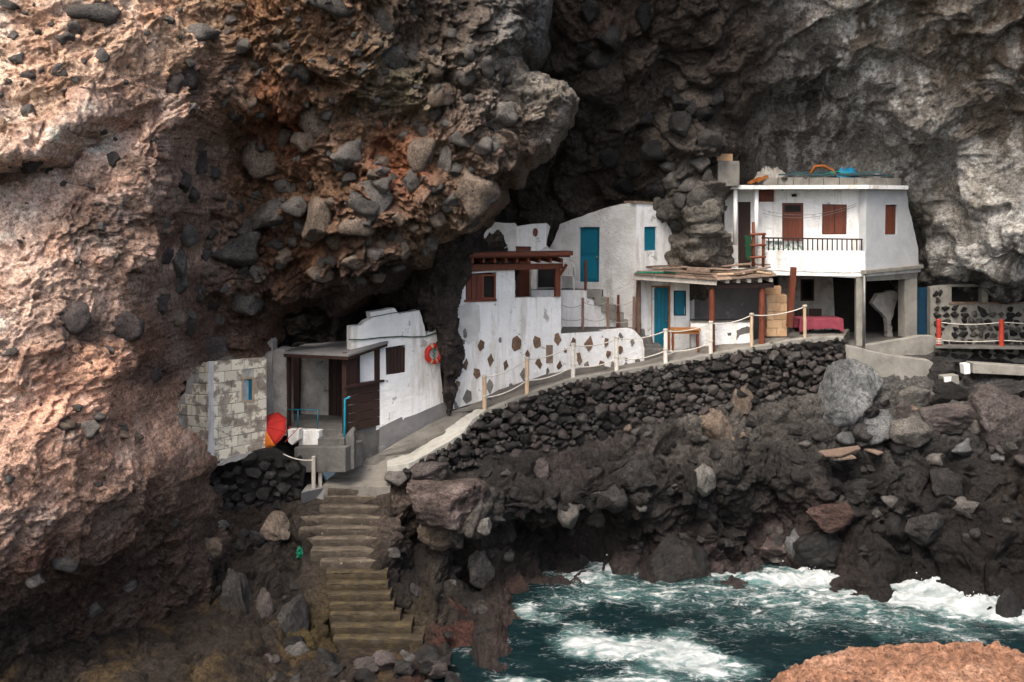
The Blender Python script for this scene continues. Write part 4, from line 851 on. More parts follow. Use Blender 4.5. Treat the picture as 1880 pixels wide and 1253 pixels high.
e = np.minimum.reduce([(X - 2.2) * 1.2, (9.2 - X) * 1.2, (14.2 - Y) * 1.5, (Y - 8.0) * 1.5]); Zr = Zr - np.clip(.5 - e, 0, .5) * 8
idx = np.arange(len(X)).reshape(sh); q = np.stack([idx[:-1, :-1], idx[:-1, 1:], idx[1:, 1:], idx[1:, :-1]], -1).reshape(-1, 4)
me = bpy.data.meshes.new('foreground_rock'); me.from_pydata(np.stack([X, Y, Zr], 1).tolist(), [], q.tolist())
for p in me.polygons: p.use_smooth = True
me.materials.append(M['rock_orange']); o = bpy.data.objects.new('foreground_rock', me); COL.objects.link(o)
_tag(o, 'sunlit orange lichen-covered rock in the near corner', 'rock', None)

# ================================================================== the sea
def fine_axis(lo, a, b, hi, fine):
    L = [a]; s = fine
    while L[-1] > lo: s *= 1.35; L.append(L[-1] - s)
    Rr = [b]; s = fine
    while Rr[-1] < hi: s *= 1.35; Rr.append(Rr[-1] + s)
    return np.concatenate([np.array(L[:0:-1]), np.arange(a, b, fine), np.array(Rr)])
xs = fine_axis(-600, -5, 16, 600, .036); ys = fine_axis(-900, 20.5, 31.5, 60, .045)
X, Y = np.meshgrid(xs, ys); sh = X.shape; X = X.ravel(); Y = Y.ravel()
FO = [(1130,1038,1.1,.5,1),(1190,1045,1.0,.4,.8),(1090,1062,1.0,.4,.8),(1330,1050,1.2,.4,.9),(1420,1062,1.4,.5,1),(1500,1062,1.4,.6,1.15),(1580,1058,1.3,.6,1.4),(1640,1072,1.2,.6,1.3),(1710,1098,1.3,.6,1.35),(1780,1112,1.3,.6,1.35),(1840,1118,1.2,.6,1.25),(1900,1100,1.4,.8,1.1),
      (1560,1090,1.8,.7,.8),(1450,1095,2.2,.7,.62),(1330,1090,2.0,.6,.55),(1230,1090,1.8,.6,.55),(1130,1085,1.5,.5,.62),(1050,1100,1.2,.5,.45),(1620,1130,1.8,.8,.55),(1480,1130,1.5,.6,.5),(1760,1150,1.2,.5,.5),(1380,1135,1.6,.6,.36),
      (962,1122,.45,.28,.9),(1010,1135,.6,.3,.62),(1090,1178,.75,.35,1.25),(1160,1190,.9,.4,1.35),(1230,1205,.9,.36,1.3),(1300,1222,.8,.30,1.2),(1200,1250,1.0,.35,.9),(940,1255,.5,.25,.9),(1120,1262,.9,.3,.8),(1350,1225,.6,.25,.6),(1230,1172,.9,.3,.5),(880,1180,1.0,.6,.22),(1300,1160,1.3,.6,.25)]
den = np.zeros(len(X))
wx = np.stack([X, Y, X * 0], 1).astype(np.float32)
wX = X + .55 * fbm(wx * .6, 3, 501); wY = Y + .45 * fbm(wx * .6 + 9, 3, 502)
for u, v, rx, ry, a in FO:
    p = PZ(u, v, 0); den = np.maximum(den, a * np.exp(-((wX - p.x) / rx) ** 2 - ((wY - p.y) / (ry * 2.0)) ** 2))
near = sstep(60, 35, np.abs(X)) * sstep(-10, 12, Y)
wz = .10 * fbm(np.stack([X * .45, Y * .8, X * 0], 1).astype(np.float32), 4, 511) + .030 * fbm(np.stack([X * 1.9, Y * 3.0, X * 0], 1).astype(np.float32), 4, 521, .6)
crest = np.zeros(len(X))
for u, v, rx, ry, a in ((1580,1052,1.0,.35,.34),(1640,1064,1.1,.35,.26),(1720,1090,1.2,.4,.26),(1800,1106,1.2,.4,.26),(1880,1100,1.2,.4,.25),(1480,1056,1.2,.35,.16),(1390,1062,1.0,.35,.10),(1140,1036,1.0,.3,.12)):
    p = PZ(u, v, 0); crest = np.maximum(crest, a * np.exp(-((wX - p.x) / rx) ** 2 - ((wY - p.y) / ry) ** 2))
Zs = (wz + crest * (1 + .5 * fbm(wx * 2.4, 4, 531, .6)) + .05 * np.clip(den, 0, 1.2) * fbm(wx * 2.4, 4, 541, .58)) * near
idx = np.arange(len(X)).reshape(sh); q = np.stack([idx[:-1, :-1], idx[:-1, 1:], idx[1:, 1:], idx[1:, :-1]], -1).reshape(-1, 4)
me = bpy.data.meshes.new('sea'); me.vertices.add(len(X)); me.loops.add(q.size); me.polygons.add(len(q))
me.vertices.foreach_set('co', np.stack([X, Y, Zs], 1).astype(np.float32).ravel()); me.loops.foreach_set('vertex_index', q.astype(np.int32).ravel())
me.polygons.foreach_set('loop_start', np.arange(0, q.size, 4, dtype=np.int32)); me.polygons.foreach_set('loop_total', np.full(len(q), 4, np.int32))
me.update(calc_edges=True); me.polygons.foreach_set('use_smooth', np.ones(len(q), bool))
at = me.attributes.new('foam', 'FLOAT', 'POINT'); at.data.foreach_set('value', (np.clip(den, 0, 1.5) * near).astype(np.float32))
m, nt, b = new_mat('sea_water'); co = coords(nt, 'world', (1, 1, 0))
a = _n(nt, 'Attribute'); a.attribute_name = 'foam'; fd = a.outputs['Fac']
wco = mixc(nt, .30, co, _noisecol(nt, co, 1.6), 'LINEAR_LIGHT')
vo = _n(nt, 'TexVoronoi', Scale=2.6); vo.feature = 'DISTANCE_TO_EDGE'; nt.links.new(wco, vo.inputs['Vector'])
vo2 = _n(nt, 'TexVoronoi', Scale=7.5); vo2.feature = 'DISTANCE_TO_EDGE'; nt.links.new(wco, vo2.inputs['Vector'])
lace = math_(nt, 'ADD', math_(nt, 'MULTIPLY', ramp(nt, vo.outputs['Distance'], [(0, 1), (.22, 0)]), .20), math_(nt, 'MULTIPLY', ramp(nt, vo2.outputs['Distance'], [(0, 1), (.25, 0)]), .10))
sn = noise(nt, coords(nt, 'world', (.75, 2.0, 0)), 2.4, 8, .64, 1.3)
lace = math_(nt, 'ADD', lace, math_(nt, 'MULTIPLY', ramp(nt, math_(nt, 'ABSOLUTE', math_(nt, 'SUBTRACT', sn, .5)), [(0, 1), (.055, 0)]), .42))
nf = noise(nt, coords(nt, 'world', (.8, 1.6, 0)), 1.9, 7, .60, .8)
amount = math_(nt, 'ADD', math_(nt, 'ADD', fd, lace), math_(nt, 'MULTIPLY', math_(nt, 'SUBTRACT', nf, .5), 1.5))
ff_ = ramp(nt, amount, [(.62, 0), (.95, .35), (1.2, .8), (1.5, 1)])
aer = ramp(nt, math_(nt, 'ADD', fd, math_(nt, 'MULTIPLY', math_(nt, 'SUBTRACT', noise(nt, co, 1.1, 5), .5), .7)), [(.2, 0), (1.1, 1)])
water = mixc(nt, aer, (.004, .013, .015), (.075, .16, .155))
nt.links.new(mixc(nt, ff_, water, ramp(nt, nf, [(.34, (.17, .21, .21)), (.5, (.30, .33, .33)), (.64, (.46, .48, .48))])), b.inputs['Base Color'])
nt.links.new(ramp(nt, ff_, [(0, .10), (.4, .7), (1, .95)]), b.inputs['Roughness']); b.inputs['IOR'].default_value = 1.33
h1 = noise(nt, coords(nt, 'world', (1, 1.5, 0)), 3.5, 8, .62, .4)
nn = bumpn(nt, h1, .5, .12); nn = bumpn(nt, ff_, .5, .05, nn); nt.links.new(nn, b.inputs['Normal'])
me.materials.append(m); o = bpy.data.objects.new('sea', me); COL.objects.link(o); o['kind'] = 'structure'
# spray thrown up where the wave breaks
rnd = random.Random(31); V, Fs = [], []
for k in range(520):
    u, v, hgt, sp = rnd.choice(((1575,1050,.55,26),(1600,1050,.5,28),(1628,1060,.55,20),(1500,1052,.28,34),(1700,1085,.3,40),(1140,1036,.16,30),(1800,1105,.25,50)))
    p = PZ(u + rnd.gauss(0, sp * .6), v, 0); z = .05 + abs(rnd.gauss(0, hgt * .45)); r = rnd.uniform(.006, .022) * (1.5 - min(1, z))
    p += Vector((0, rnd.gauss(0, .2), z)); n = len(V)
    V += [p + Vector(d) * r * rnd.uniform(.7, 1.4) for d in ((1, 0, 0), (-1, 0, 0), (0, 1, 0), (0, -1, 0), (0, 0, 1), (0, 0, -1))]
    Fs += [[n + i for i in f] for f in ((0, 2, 4), (2, 1, 4), (1, 3, 4), (3, 0, 4), (2, 0, 5), (1, 2, 5), (3, 1, 5), (0, 3, 5))]
link_mesh('sea_spray', V, Fs, M['white'], kind='stuff', smooth=True)
bpy.data.objects['sea_spray']['label'] = 'white spray drops thrown up by the breaking wave'
bpy.data.objects['sea_spray']['category'] = 'spray'

# ================================================================== houses
rnd = random.Random(41)
def boards(name, pl, u0, v0, u1, v1, n, off, thick, mat, parent, gap=.10, slope=0):
    """n upright boards side by side with dark joints, each its own part."""
    w_ = (u1 - u0) / n
    for i in range(n):
        a = u0 + i * w_ + gap * w_ * .5; b = u0 + (i + 1) * w_ - gap * w_ * .5
        panel(name, pl, [(a, v0 + slope * (a - u0)), (b, v0 + slope * (b - u0)), (b, v1), (a, v1)], off + rnd.uniform(0, .006), thick, mat, parent)
def frame(name, pl, u0, v0, u1, v1, w_, off, thick, mat, parent):
    m = MB(); e = -pl.n * thick
    for q in (((u0, v0), (u1, v0), (u1, v0 + w_), (u0, v0 + w_)), ((u0, v1 - w_), (u1, v1 - w_), (u1, v1), (u0, v1)),
              ((u0, v0 + w_), (u0 + w_, v0 + w_), (u0 + w_, v1 - w_), (u0, v1 - w_)), ((u1 - w_, v0 + w_), (u1, v0 + w_), (u1, v1 - w_), (u1 - w_, v1 - w_))):
        m.prism(pl.poly(q, off), e)
    return m.build(name, mat, parent)
def post_tube(p, q, r, name, mat, parent=None, n=10, **kw):
    p, q = Vector(p), Vector(q); k = 6
    pts = [p.lerp(q, i / k) + Vector((rnd.uniform(-.006, .006), rnd.uniform(-.006, .006), 0)) for i in range(k + 1)]
    return MB().tube(pts, r, n, taper=[1, 1.02, .98, 1.01, 1, .98, .94]).build(name, mat, parent, smooth=False, **kw)

# ---------------------------------------------------------------- concrete block hut
hut = thing('block_hut', P(390, 850, 26.4), 'small concrete block hut with peeling whitewash wedged against the cliff', 'hut')
plr = WP(390, 26.4, 490, 27.7); pll = WP(312, 27.5, 390, 26.4)
def hv(u, f):                                   # course line f (0 top, 9 bottom) along the two faces
    if u >= 390: t = (u - 390) / 100; return (664 - 8 * t) + f / 9 * ((850 - 22 * t) - (664 - 8 * t))
    t = (390 - u) / 75; return (664 + 4 * t) + f / 9 * ((850 - 16 * t) - (664 + 4 * t))
us_a = [390, 413, 437, 462, 490]; us_b = [390, 401, 425, 449, 474, 490]
for f in range(9):
    for (us, pl) in ((us_a if f % 2 else us_b, plr), ([390, 364, 338, 312] if f % 2 else [390, 377, 351, 325, 312], pll)):
        for a, b in zip(us, us[1:]):
            if pl is pll and b < (350, 347, 345, 338, 330, 322, 316, 312, 312)[f] - 8: continue
            g = .7 if pl is plr else .6; s_ = 1 if b > a else -1; a2, b2 = a + g * s_, b - g * s_
            if pl is plr and f in (1, 2, 3) and a2 > 440 and b2 < 470 and f != 1: continue
            t0_, t1_ = f + .035, f + .965
            q = [(a2, hv(a, t0_)), (b2, hv(b, t0_)), (b2, hv(b, t1_)), (a2, hv(a, t1_))]
            if pl is plr and f in (1, 2, 3):          # leave the window opening free
                if b2 > 444 and a2 < 444: q[1] = (444, q[1][1]); q[2] = (444, q[2][1])
                if a2 < 467 and b2 > 467: q[0] = (467, q[0][1]); q[3] = (467, q[3][1])
                if q[0][0] >= 443 and q[1][0] <= 468:
                    if f == 1: q[2] = (q[2][0], 693); q[3] = (q[3][0], 693)
                    elif f == 3: q[0] = (q[0][0], 739); q[1] = (q[1][0], 739)
                    else: continue
            q = [(x + rnd.uniform(-.25, .25), y + rnd.uniform(-.3, .3)) for x, y in q]
            bevel(MB().prism(pl.poly(q, rnd.uniform(-.006, .012)), -pl.n * .16).build('block', M['block'], hut), .012, 2)
wall('mortar_core', plr, [(390.5, 665), (489.5, 658), (489.5, 827), (390.5, 849)], [[(445, 694), (445, 738), (466, 736), (466, 692)]], .10, M['mortar'], hut, off=-.022)
wall('mortar_core', pll, [(389.5, 666), (348, 669), (340, 720), (318, 745), (314, 832), (389.5, 849)], [], .10, M['mortar'], hut, off=-.022)
q_ = jag([(383, 664), (392, 664), (394, 850), (382, 850)], 1.2, 9, rnd); MB().prism([plr.at(u, v, .015) for u, v in q_], (-.02, .06, 0)).build('quoin_render', M['plaster_old'], hut)
wf = frame('window', plr, 444, 693, 467, 739, 3, .012, .16, M['wood_tan'], hut)
panel('pane', plr, [(446, 696), (465, 736)], -.05, .01, M['glass'], wf)
panel('shutter', plr, [(457, 697), (464, 734)], -.03, .012, M['blue'], wf)
q_ = jag([(318, 834), (352, 838), (389, 848), (430, 838), (492, 824), (494, 828), (440, 845), (392, 858), (350, 856), (316, 846)], 1.4, 8, rnd)
MB().prism([plr.at(u, v, .05) if u > 390 else pll.at(u, v, .05) for u, v in q_], (0, .5, 0)).build('footing', M['mortar'], hut)
MB().prism([plr.at(391, 668, -.17), plr.at(488, 661, -.17), P(470, 652, 29.2), P(350, 655, 29.2), pll.at(345, 672, -.17)], (0, 0, -.08)).build('roof_slab', M['concrete_dk'], hut)

# ---------------------------------------------------------------- plaster slabs behind the hut
pl = WP(455, 28.9, 530, 28.7)
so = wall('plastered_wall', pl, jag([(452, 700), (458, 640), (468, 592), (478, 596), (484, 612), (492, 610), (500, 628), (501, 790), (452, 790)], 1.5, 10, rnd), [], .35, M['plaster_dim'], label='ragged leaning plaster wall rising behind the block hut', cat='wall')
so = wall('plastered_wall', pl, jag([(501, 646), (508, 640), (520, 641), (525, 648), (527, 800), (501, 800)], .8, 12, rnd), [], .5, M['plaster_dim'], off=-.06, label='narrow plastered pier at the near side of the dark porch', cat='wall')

# ---------------------------------------------------------------- porch house
ph = thing('porch_house', P(720, 830, 28.4), 'low white house with dark wooden porch under the rock overhang', 'house')
plw = WP(697, 28.6, 822, 29.65)
wtop = jag([(644, 600), (664, 598), (672, 590), (681, 586), (679, 574), (724, 566), (733, 577), (770, 570), (776, 590), (783, 617), (800, 604), (805, 640), (811, 700), (814, 742)], .8, 9, rnd, False)
wall('wall', plw, wtop + [(762, 764), (743, 770), (741, 775), (738, 768), (697, 788), (644, 806)], [[(708, 639), (709, 689), (743.5, 684), (744, 633)]], .3, M['plaster'], ph)
wall('plinth', plw, [(697, 786), (738, 766), (741, 773), (743, 768), (762, 762), (813, 740), (825, 736), (826, 758), (760, 798), (697, 836)], [], .4, M['plinth'], ph, off=.03)
wf = frame('window', plw, 708, 638, 744, 687, 2.2, -.02, .07, M['wood_dk'], ph)
boards('board', plw, 710, 640, 742, 685, 5, -.05, .02, M['wood_dk'], wf)
# porch: corner post K, side wall towards the house, open front towards the hut
plf = WP(527, 28.5, 634, 27.7); pls = WP(634, 27.7, 697, 28.62); plb = WP(527, 30.4, 640, 29.9)
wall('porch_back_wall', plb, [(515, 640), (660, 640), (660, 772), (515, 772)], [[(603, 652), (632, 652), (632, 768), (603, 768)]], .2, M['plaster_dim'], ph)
panel('porch_dark_wall', plb, [(524, 640), (549, 770)], .12, .1, M['wood_dk'], ph)
dr = panel('door', plb, [(603.5, 652), (631.5, 768)], -.06, .05, M['wood_dk'], ph)
boards('board', plb, 604, 653, 631, 767, 4, -.045, .02, M['wood_dk'], dr)
z_f = plf.at(630, 795).z
fl = [plf.at(528, 795, -.02), plf.at(633, 795, -.02), pls.at(696, 795, -.3), plb.at(640, 770), plb.at(520, 770)]
MB().prism([Vector((p.x, p.y, z_f)) for p in fl], (0, 0, -.35)).build('porch_floor', M['concrete_dk'], ph)
for a, b in (((628, 648), (635.5, 796)),): panel('post', plf, [a, b], .04, .10, M['wood_dk'], ph)
panel('post', plf, [(527, 645), (531, 792)], .02, .10, M['wood_dk'], ph)
panel('post', pls, [(690, 636), (697.5, 704)], .03, .09, M['wood_dk'], ph)
panel('post', pls, [(658, 643), (661, 712)], .0, .05, M['wood_dk'], ph)
for i in range(5):                                # horizontal weatherboards of the porch side
    t0_, t1_ = i / 5, (i + 1) / 5
    a0, a1 = 714 + t0_ * 80, 714 + t1_ * 80 - 1.2; b0, b1 = 702 + t0_ * 80, 702 + t1_ * 80 - 1.2
    panel('weatherboard', pls, [(636, a0), (697, b0), (697, b1), (636, a1)], .03 + .004 * (i % 2), .04, M['wood_dk'], ph)
panel('rail_cap', pls, [(635, 709), (706, 697.5), (706, 701.5), (635, 714)], .09, .16, M['wood_dk'], ph)
panel('inner_screen', pls, [(637, 655), (659, 651), (659, 704), (637, 710)], -.02, .03, M['wood_dk'], ph)
rb = wall('porch_base', pls, jag([(636, 793), (697, 781), (698, 838), (668, 846), (642, 860), (634, 862)], .8, 9, rnd), [], .5, M['concrete_dk'], ph, off=-.02)
# porch roof, tilted, with a fascia
r0, r1, r2, r3 = plf.at(521, 646, .18), plf.at(640, 651, .22), pls.at(713, 627, .30), P(560, 632, 30.6)
rf = MB().prism([r0, r1, r2, P(690, 622, 29.6), r3], (0, 0, -.06)).build('porch_roof', M['plinth'], ph)
MB().bar(r0 - Vector((0, -.05, .10)), r1 - Vector((0, -.05, .10)), .06, .10).build('fascia', M['wood_dk'], rf)
MB().bar(r1 - Vector((.02, -.05, .10)), r2 - Vector((.05, -.05, .10)), .06, .08).build('fascia', M['wood_dk'], rf)
# steps up to the porch
for i, (a, b, vt, vb, dz) in enumerate(((592, 634, 789, 806, .30), (583, 632, 805, 824, .58), (540, 634, 822, 862, .86))):
    pr = WP(540, 28.3 - .28 * i, 634, 27.66 - .27 * i)
    bevel(panel('porch_step', pr, [(a, vt), (b, vt), (b, vb + 6), (a, vb + 6)], .0, .9, M['concrete_dk'], ph), .02)
bevel(panel('step_parapet', WP(540, 28.15, 634, 27.55), [(548, 790), (585, 791), (585, 821), (548, 821)], .0, .25, M['plaster'], ph), .02)
bevel(panel('step_parapet', WP(520, 27.95, 634, 27.4), [(528, 789), (549, 788), (548, 808), (536, 818), (528, 812)], .0, .2, M['plaster'], ph), .02)
bevel(panel('step_cheek', WP(560, 27.5, 650, 27.35), jag([(634, 800), (646, 786), (650, 790), (650, 862), (634, 864)], .6, 8, rnd), .0, .2, M['concrete_dk'], ph), .015)
# blue handrails
def rail(pts, r=.022, n=8): return MB().tube(pts, r, n)
a = plf.at(632, 822, .12); b = plf.at(633.5, 733, .12)
rail([a, a.lerp(b, .5), b, b + Vector((.08, .02, .03)), b + Vector((.12, .06, .02))], .03).build('handrail', M['cyan'], ph, smooth=True)
pr = WP(527, 28.45, 600, 28.0); m = rail([pr.at(527, 752), pr.at(583, 753)], .016)
for u in (547, 583): m.tube([pr.at(u, 752), pr.at(u, 791)], .016, 8)
m.build('handrail', M['blue'], ph, smooth=True)
for i, (u, v) in enumerate(((641, 628), (648, 626), (655, 624), (651, 619))):
    MB().box(P(u, v + 3, 28.6), .16, .10, .07, rnd.uniform(-.5, .5)).build('brick', M['rust'], label='loose orange bricks on the porch roof edge' if i < 0 else None, cat='brick', group='loose bricks on the porch roof')
for i, o in enumerate([o for o in COL.objects if o.name.startswith('brick')]):
    o['label'] = ('reddish brick on the porch roof, first of the row from the hut side', 'reddish brick in the middle of the row on the porch roof', 'reddish brick on the porch roof, end of the row next to the white wall', 'reddish brick lying on top of the row on the porch roof')[i]

# ---------------------------------------------------------------- parasol leaning behind the hut
um = thing('parasol', P(505, 815, 27.95), 'red and orange parasol lying tilted behind the block hut', 'parasol')
cc = P(496, 791, 27.95); ax = Vector((-.42, -.72, .55)).normalized()
e1 = ax.cross(Vector((0, 0, 1))).normalized(); e2 = e1.cross(ax); R_ = .54
for k in range(8):
    V = []; Fs = []; nr, na = 5, 4
    for i in range(nr + 1):
        rr_ = i / nr; hgt = .26 * (1 - rr_ ** 1.6)
        for j in range(na + 1):
            t = (k + j / na) * math.pi / 4; sc = 1 - .06 * math.sin(math.pi * j / na) * rr_
            V.append(cc + (e1 * math.cos(t) + e2 * math.sin(t)) * R_ * rr_ * sc + ax * hgt)
    for i in range(nr):
        for j in range(na): Fs.append([i * (na + 1) + j, i * (na + 1) + j + 1, (i + 1) * (na + 1) + j + 1, (i + 1) * (na + 1) + j])
    o = link_mesh('canopy_panel', V, Fs, M['orange'] if k in (5,) else M['redcloth'], um, smooth=True)
    so_ = o.modifiers.new('solid', 'SOLIDIFY'); so_.thickness = .006
    t = k * math.pi / 4; MB().tube([cc + ax * .245, cc + (e1 * math.cos(t) + e2 * math.sin(t)) * R_ * 1.0 - ax * .012], .008, 6).build('rib', M['redpost'], um)
MB().tube([cc + ax * .32, cc - ax * .55], .016, 8).build('pole', M['metal'], um)
for k, (a, b) in enumerate(((P(523, 812, 27.3), P(548, 786, 27.3)), (P(513, 810, 27.35), P(533, 783, 27.5)))):
    MB().tube([a, b], .012, 6).build('stick', M['redpost'], label=('thin red stick leaning beside the parasol on the step', 'second thin red stick half hidden by the parasol rim')[k], cat='stick')

# ---------------------------------------------------------------- life ring
lr = thing('life_ring', plw.at(798, 672, .05), 'red life ring with pale bands and white rope on the white wall', 'life ring')
c = plw.at(797, 650, .10); t1 = plw.t.copy(); t2 = Vector((0, 0, 1)); Rr, rr_ = .30, .075
def ring_pt(a, rad): return c + t1 * math.cos(a) * rad + t2 * math.sin(a) * rad
MB().tube([ring_pt(2 * math.pi * i / 40, Rr - rr_) for i in range(40)], rr_, 12, closed=True).build('ring', M['red'], lr, smooth=True)
for k in range(4):
    a0 = math.pi / 4 + k * math.pi / 2 + (-.45 if k % 2 else .35)
    MB().tube([ring_pt(a0 + d, Rr - rr_) for d in (-.14, -.07, 0, .07, .14)], rr_ + .006, 12).build('band', M['wood_tan'], lr, smooth=True)
MB().tube([ring_pt(2 * math.pi * i / 48, Rr + .02 + .03 * abs(math.sin(2 * i * math.pi / 24))) + plw.n * .04 for i in range(48)], .009, 6, closed=True).build('rope', M['rope'], lr, smooth=True)
for k in range(3): MB().tube([c + Vector((.02 * k - .03, -.05, -Rr + .02)), c + Vector((.06 * k - .08, -.06, -Rr - .18)), c + Vector((.02 + .03 * k, -.05, -Rr - .40 + .1 * k))], .008, 6).build('rope_end', M['rope'], lr, smooth=True)
MB().tube([c + t1 * x * .05 + Vector((0, -.0, z)) for x, z in ((0, .2), (.6, .1), (-.6, .05), (.7, 0), (-.7, -.05), (.5, -.1), (-.4, -.16), (.2, -.2))], .022, 6).build('cord_bundle', M['green_rope'], lr, smooth=True)
hp = [(640, 624), (665, 624), (700, 620), (735, 618), (760, 619), (780, 618), (800, 612), (815, 606), (830, 610)]
MB().tube([plw.at(u, v, .05) for u, v in hp], .018, 6).build('garden_hose', M['hose'], label='dark green hose strung along the white wall above the life ring', cat='hose', smooth=True)
MB().tube([plw.at(u, v, .03) for u, v in ((680, 583), (720, 575), (770, 569), (800, 556), (818, 551))], .010, 5).build('cable', M['dark'], label='thin dark cable along the top edge of the white wall', cat='cable', smooth=True)

# ---------------------------------------------------------------- terrace house with stone-studded wall
th = thing('terrace_house', P(950, 718, 30.4), 'white house wall studded with brown stones above the path', 'house')
plm = WP(838, 29.75, 1180, 32.1)
outer = jag([(851, 500), (848, 530), (842, 545), (836, 560), (834, 600), (846, 628), (850, 645), (846, 668), (842, 688), (832, 704), (838, 716), (829, 753)], 1.2, 9, rnd, False) + jag([(829, 753), (900, 730), (1000, 702), (1100, 681), (1186, 668)], .8, 20, rnd, False)[1:] + \
    jag([(1186, 668), (1183, 640), (1180, 624), (1166, 608), (1160, 604)], 1, 8, rnd, False)[1:] + [(1100, 609), (1030, 613), (1030, 545), (945.5, 548), (945, 495)]
holes = [[(855, 503), (855, 552), (911, 550), (911, 500)]]
wall('wall', plm, outer, holes, .35, M['plaster'], th)
wall('old_render', plm, jag([(837, 566), (862, 556), (880, 560), (882, 600), (876, 624), (860, 634), (848, 622), (836, 602)], 1.5, 8, rnd), [], .02, M['plaster_old'], th, off=.006)
wf = panel('window', plm, [(856, 504), (910, 551)], -.18, .03, M['wood_red'], th)
boards('shutter_board', plm, 856, 504, 885, 551, 3, -.02, .04, M['wood_red'], wf)
frame('frame', plm, 885, 504, 911, 550, 3.5, -.03, .10, M['wood_pergola'], wf)
panel('opening', plm, [(889, 508), (905, 546)], -.14, .02, M['dark'], wf)
panel('sill', plm, [(853, 551), (912, 549.5), (912, 553.5), (853, 555)], .05, .2, M['wood_red'], wf)
SLATE = [(852,628,.4,'g'),(884,633,1,'b'),(854,613,.7,'g'),(919,625,.5,'g'),(948,632,1.35,'b'),(985,629,1.15,'s'),(1024,622,1.0,'b'),(1053,630,.9,'b'),(1083,632,1.3,'b'),(1114,628,.8,'b'),(1140,618,.7,'g'),(1161,630,.7,'g'),(855,670,.95,'b'),(876,686,1.0,'b'),(901,660,1.15,'b'),(929,670,1.0,'b'),(969,653,.75,'b'),(990,667,.9,'b'),(1064,658,1.05,'s'),(1038,645,.5,'b'),(1118,650,.7,'s'),(1139,643,.7,'s'),(841,706,.75,'b'),(858,729,1.25,'g'),(900,712,1.25,'g'),(838,747,.7,'g'),(938,710,.6,'g'),(964,690,1.2,'g'),(1006,682,.6,'g'),(1027,671,.85,'s'),(1078,672,.75,'g'),(1104,670,.9,'s'),(1126,671,.6,'g'),(1150,671,.6,'g'),(1172,664,.8,'g'),(1150,660,.35,'g')]
for k, (u, v, s, m_) in enumerate(SLATE):
    n = rnd.choice((4, 4, 5, 5, 6)); tl = rnd.uniform(-.5, .5); q = []
    for j in range(n):
        a = math.pi / 2 + 2 * math.pi * (j + rnd.uniform(-.22, .22)) / n; x, y = math.cos(a) * 7.2 * s * rnd.uniform(.65, 1.15), math.sin(a) * 12.5 * s * rnd.uniform(.75, 1.15)
        q.append((u + x * math.cos(tl) - y * math.sin(tl) * .6, v + x * math.sin(tl) + y * math.cos(tl)))
    q = jag(q, .7 * s, 5 * s, rnd)
    bevel(panel('wall_stone', plm, q, .028, .07, M['slate_grey'] if m_ == 'g' else M['slate'], th), .010, 2)
panel('vent_board', plm, [(1003, 634), (1015, 667)], .02, .04, M['wood_grey'], th)
MB().prism(plm.poly(jag([(893, 730), (915, 718), (960, 703), (1000, 690), (1060, 678), (1105, 672), (1120, 676), (1060, 690), (1000, 703), (950, 718), (900, 735)], 1, 12, rnd), .16), (0, .25, 0)).build('rubble_footing', M['path'], th)
# terrace floor, inner walls, red door
plt = WP(940, 33.2, 1035, 33.5)
zt = plm.at(1100, 609).z
MB().prism([Vector((p.x, p.y, zt + .004)) for p in (plm.at(1028, 612, -.02), plm.at(1163, 605, -.02), P(1170, 600, 32.55), P(1035, 600, 33.4))], (0, 0, -.12)).build('terrace_floor_slab', M['concrete_dk'], th)
wall('back_wall', plt, jag([(884, 425), (895, 408), (946, 410), (950, 416), (975, 412), (1004, 410), (1010, 416), (1003, 450), (1010, 458), (1040, 462)], .8, 9, rnd, False) + [(1040, 560), (884, 560)], [[(947, 453), (975, 453), (975, 550), (947, 550)]], .25, M['plaster_old'], th)
wall('white_panel', plt, jag([(948, 417), (975, 412), (1003, 411), (1003, 452), (990, 462), (976, 462), (976, 453), (948, 452)], .6, 9, rnd), [], .02, M['plaster'], th, off=.012)
dr = panel('door', plt, [(947.5, 453.5), (974.5, 550)], -.06, .04, M['wood_red'], th)
boards('board', plt, 948, 455, 974, 549, 4, -.045, .02, M['wood_red'], dr)
panel('white_pier', plt, [(975, 490), (985, 548)], .25, .25, M['plaster'], th)
panel('dark_opening', plt, [(988, 493), (1022, 528)], .03, .02, M['dark'], th)
ov = [(983 + 4.6 * math.cos(t), 427 + 8 * math.sin(t)) for t in [i * math.pi / 8 for i in range(16)]]
panel('oval_plaque', plt, ov, .04, .03, M['wood_red'], th)
pu = WP(1025, 32.75, 1110, 32.75)
bevel(wall('upper_terrace_wall', pu, [(975, 533), (1080, 533), (1084, 545), (1096, 556), (1112, 570), (1130, 585), (1160, 606), (1160, 616), (975, 616)], [], .3, M['plaster'], th, off=0), .02)
zu = pu.at(1050, 533).z
MB().prism([Vector((p.x, p.y, zu + .003)) for p in (pu.at(975, 533, -.02), pu.at(1105, 533, -.02), P(1110, 520, 33.2), P(975, 520, 34.2))], (0, 0, -.2)).build('upper_terrace_slab', M['concrete_dk'], th)
wf = frame('upper_window', WP(870, 33.0, 910, 33.15), 872, 406, 908, 446, 5, 0, .1, M['wood_orange'], th)
panel('opening', WP(870, 33.0, 910, 33.15), [(876, 410), (903, 441)], -.06, .02, M['dark'], wf)
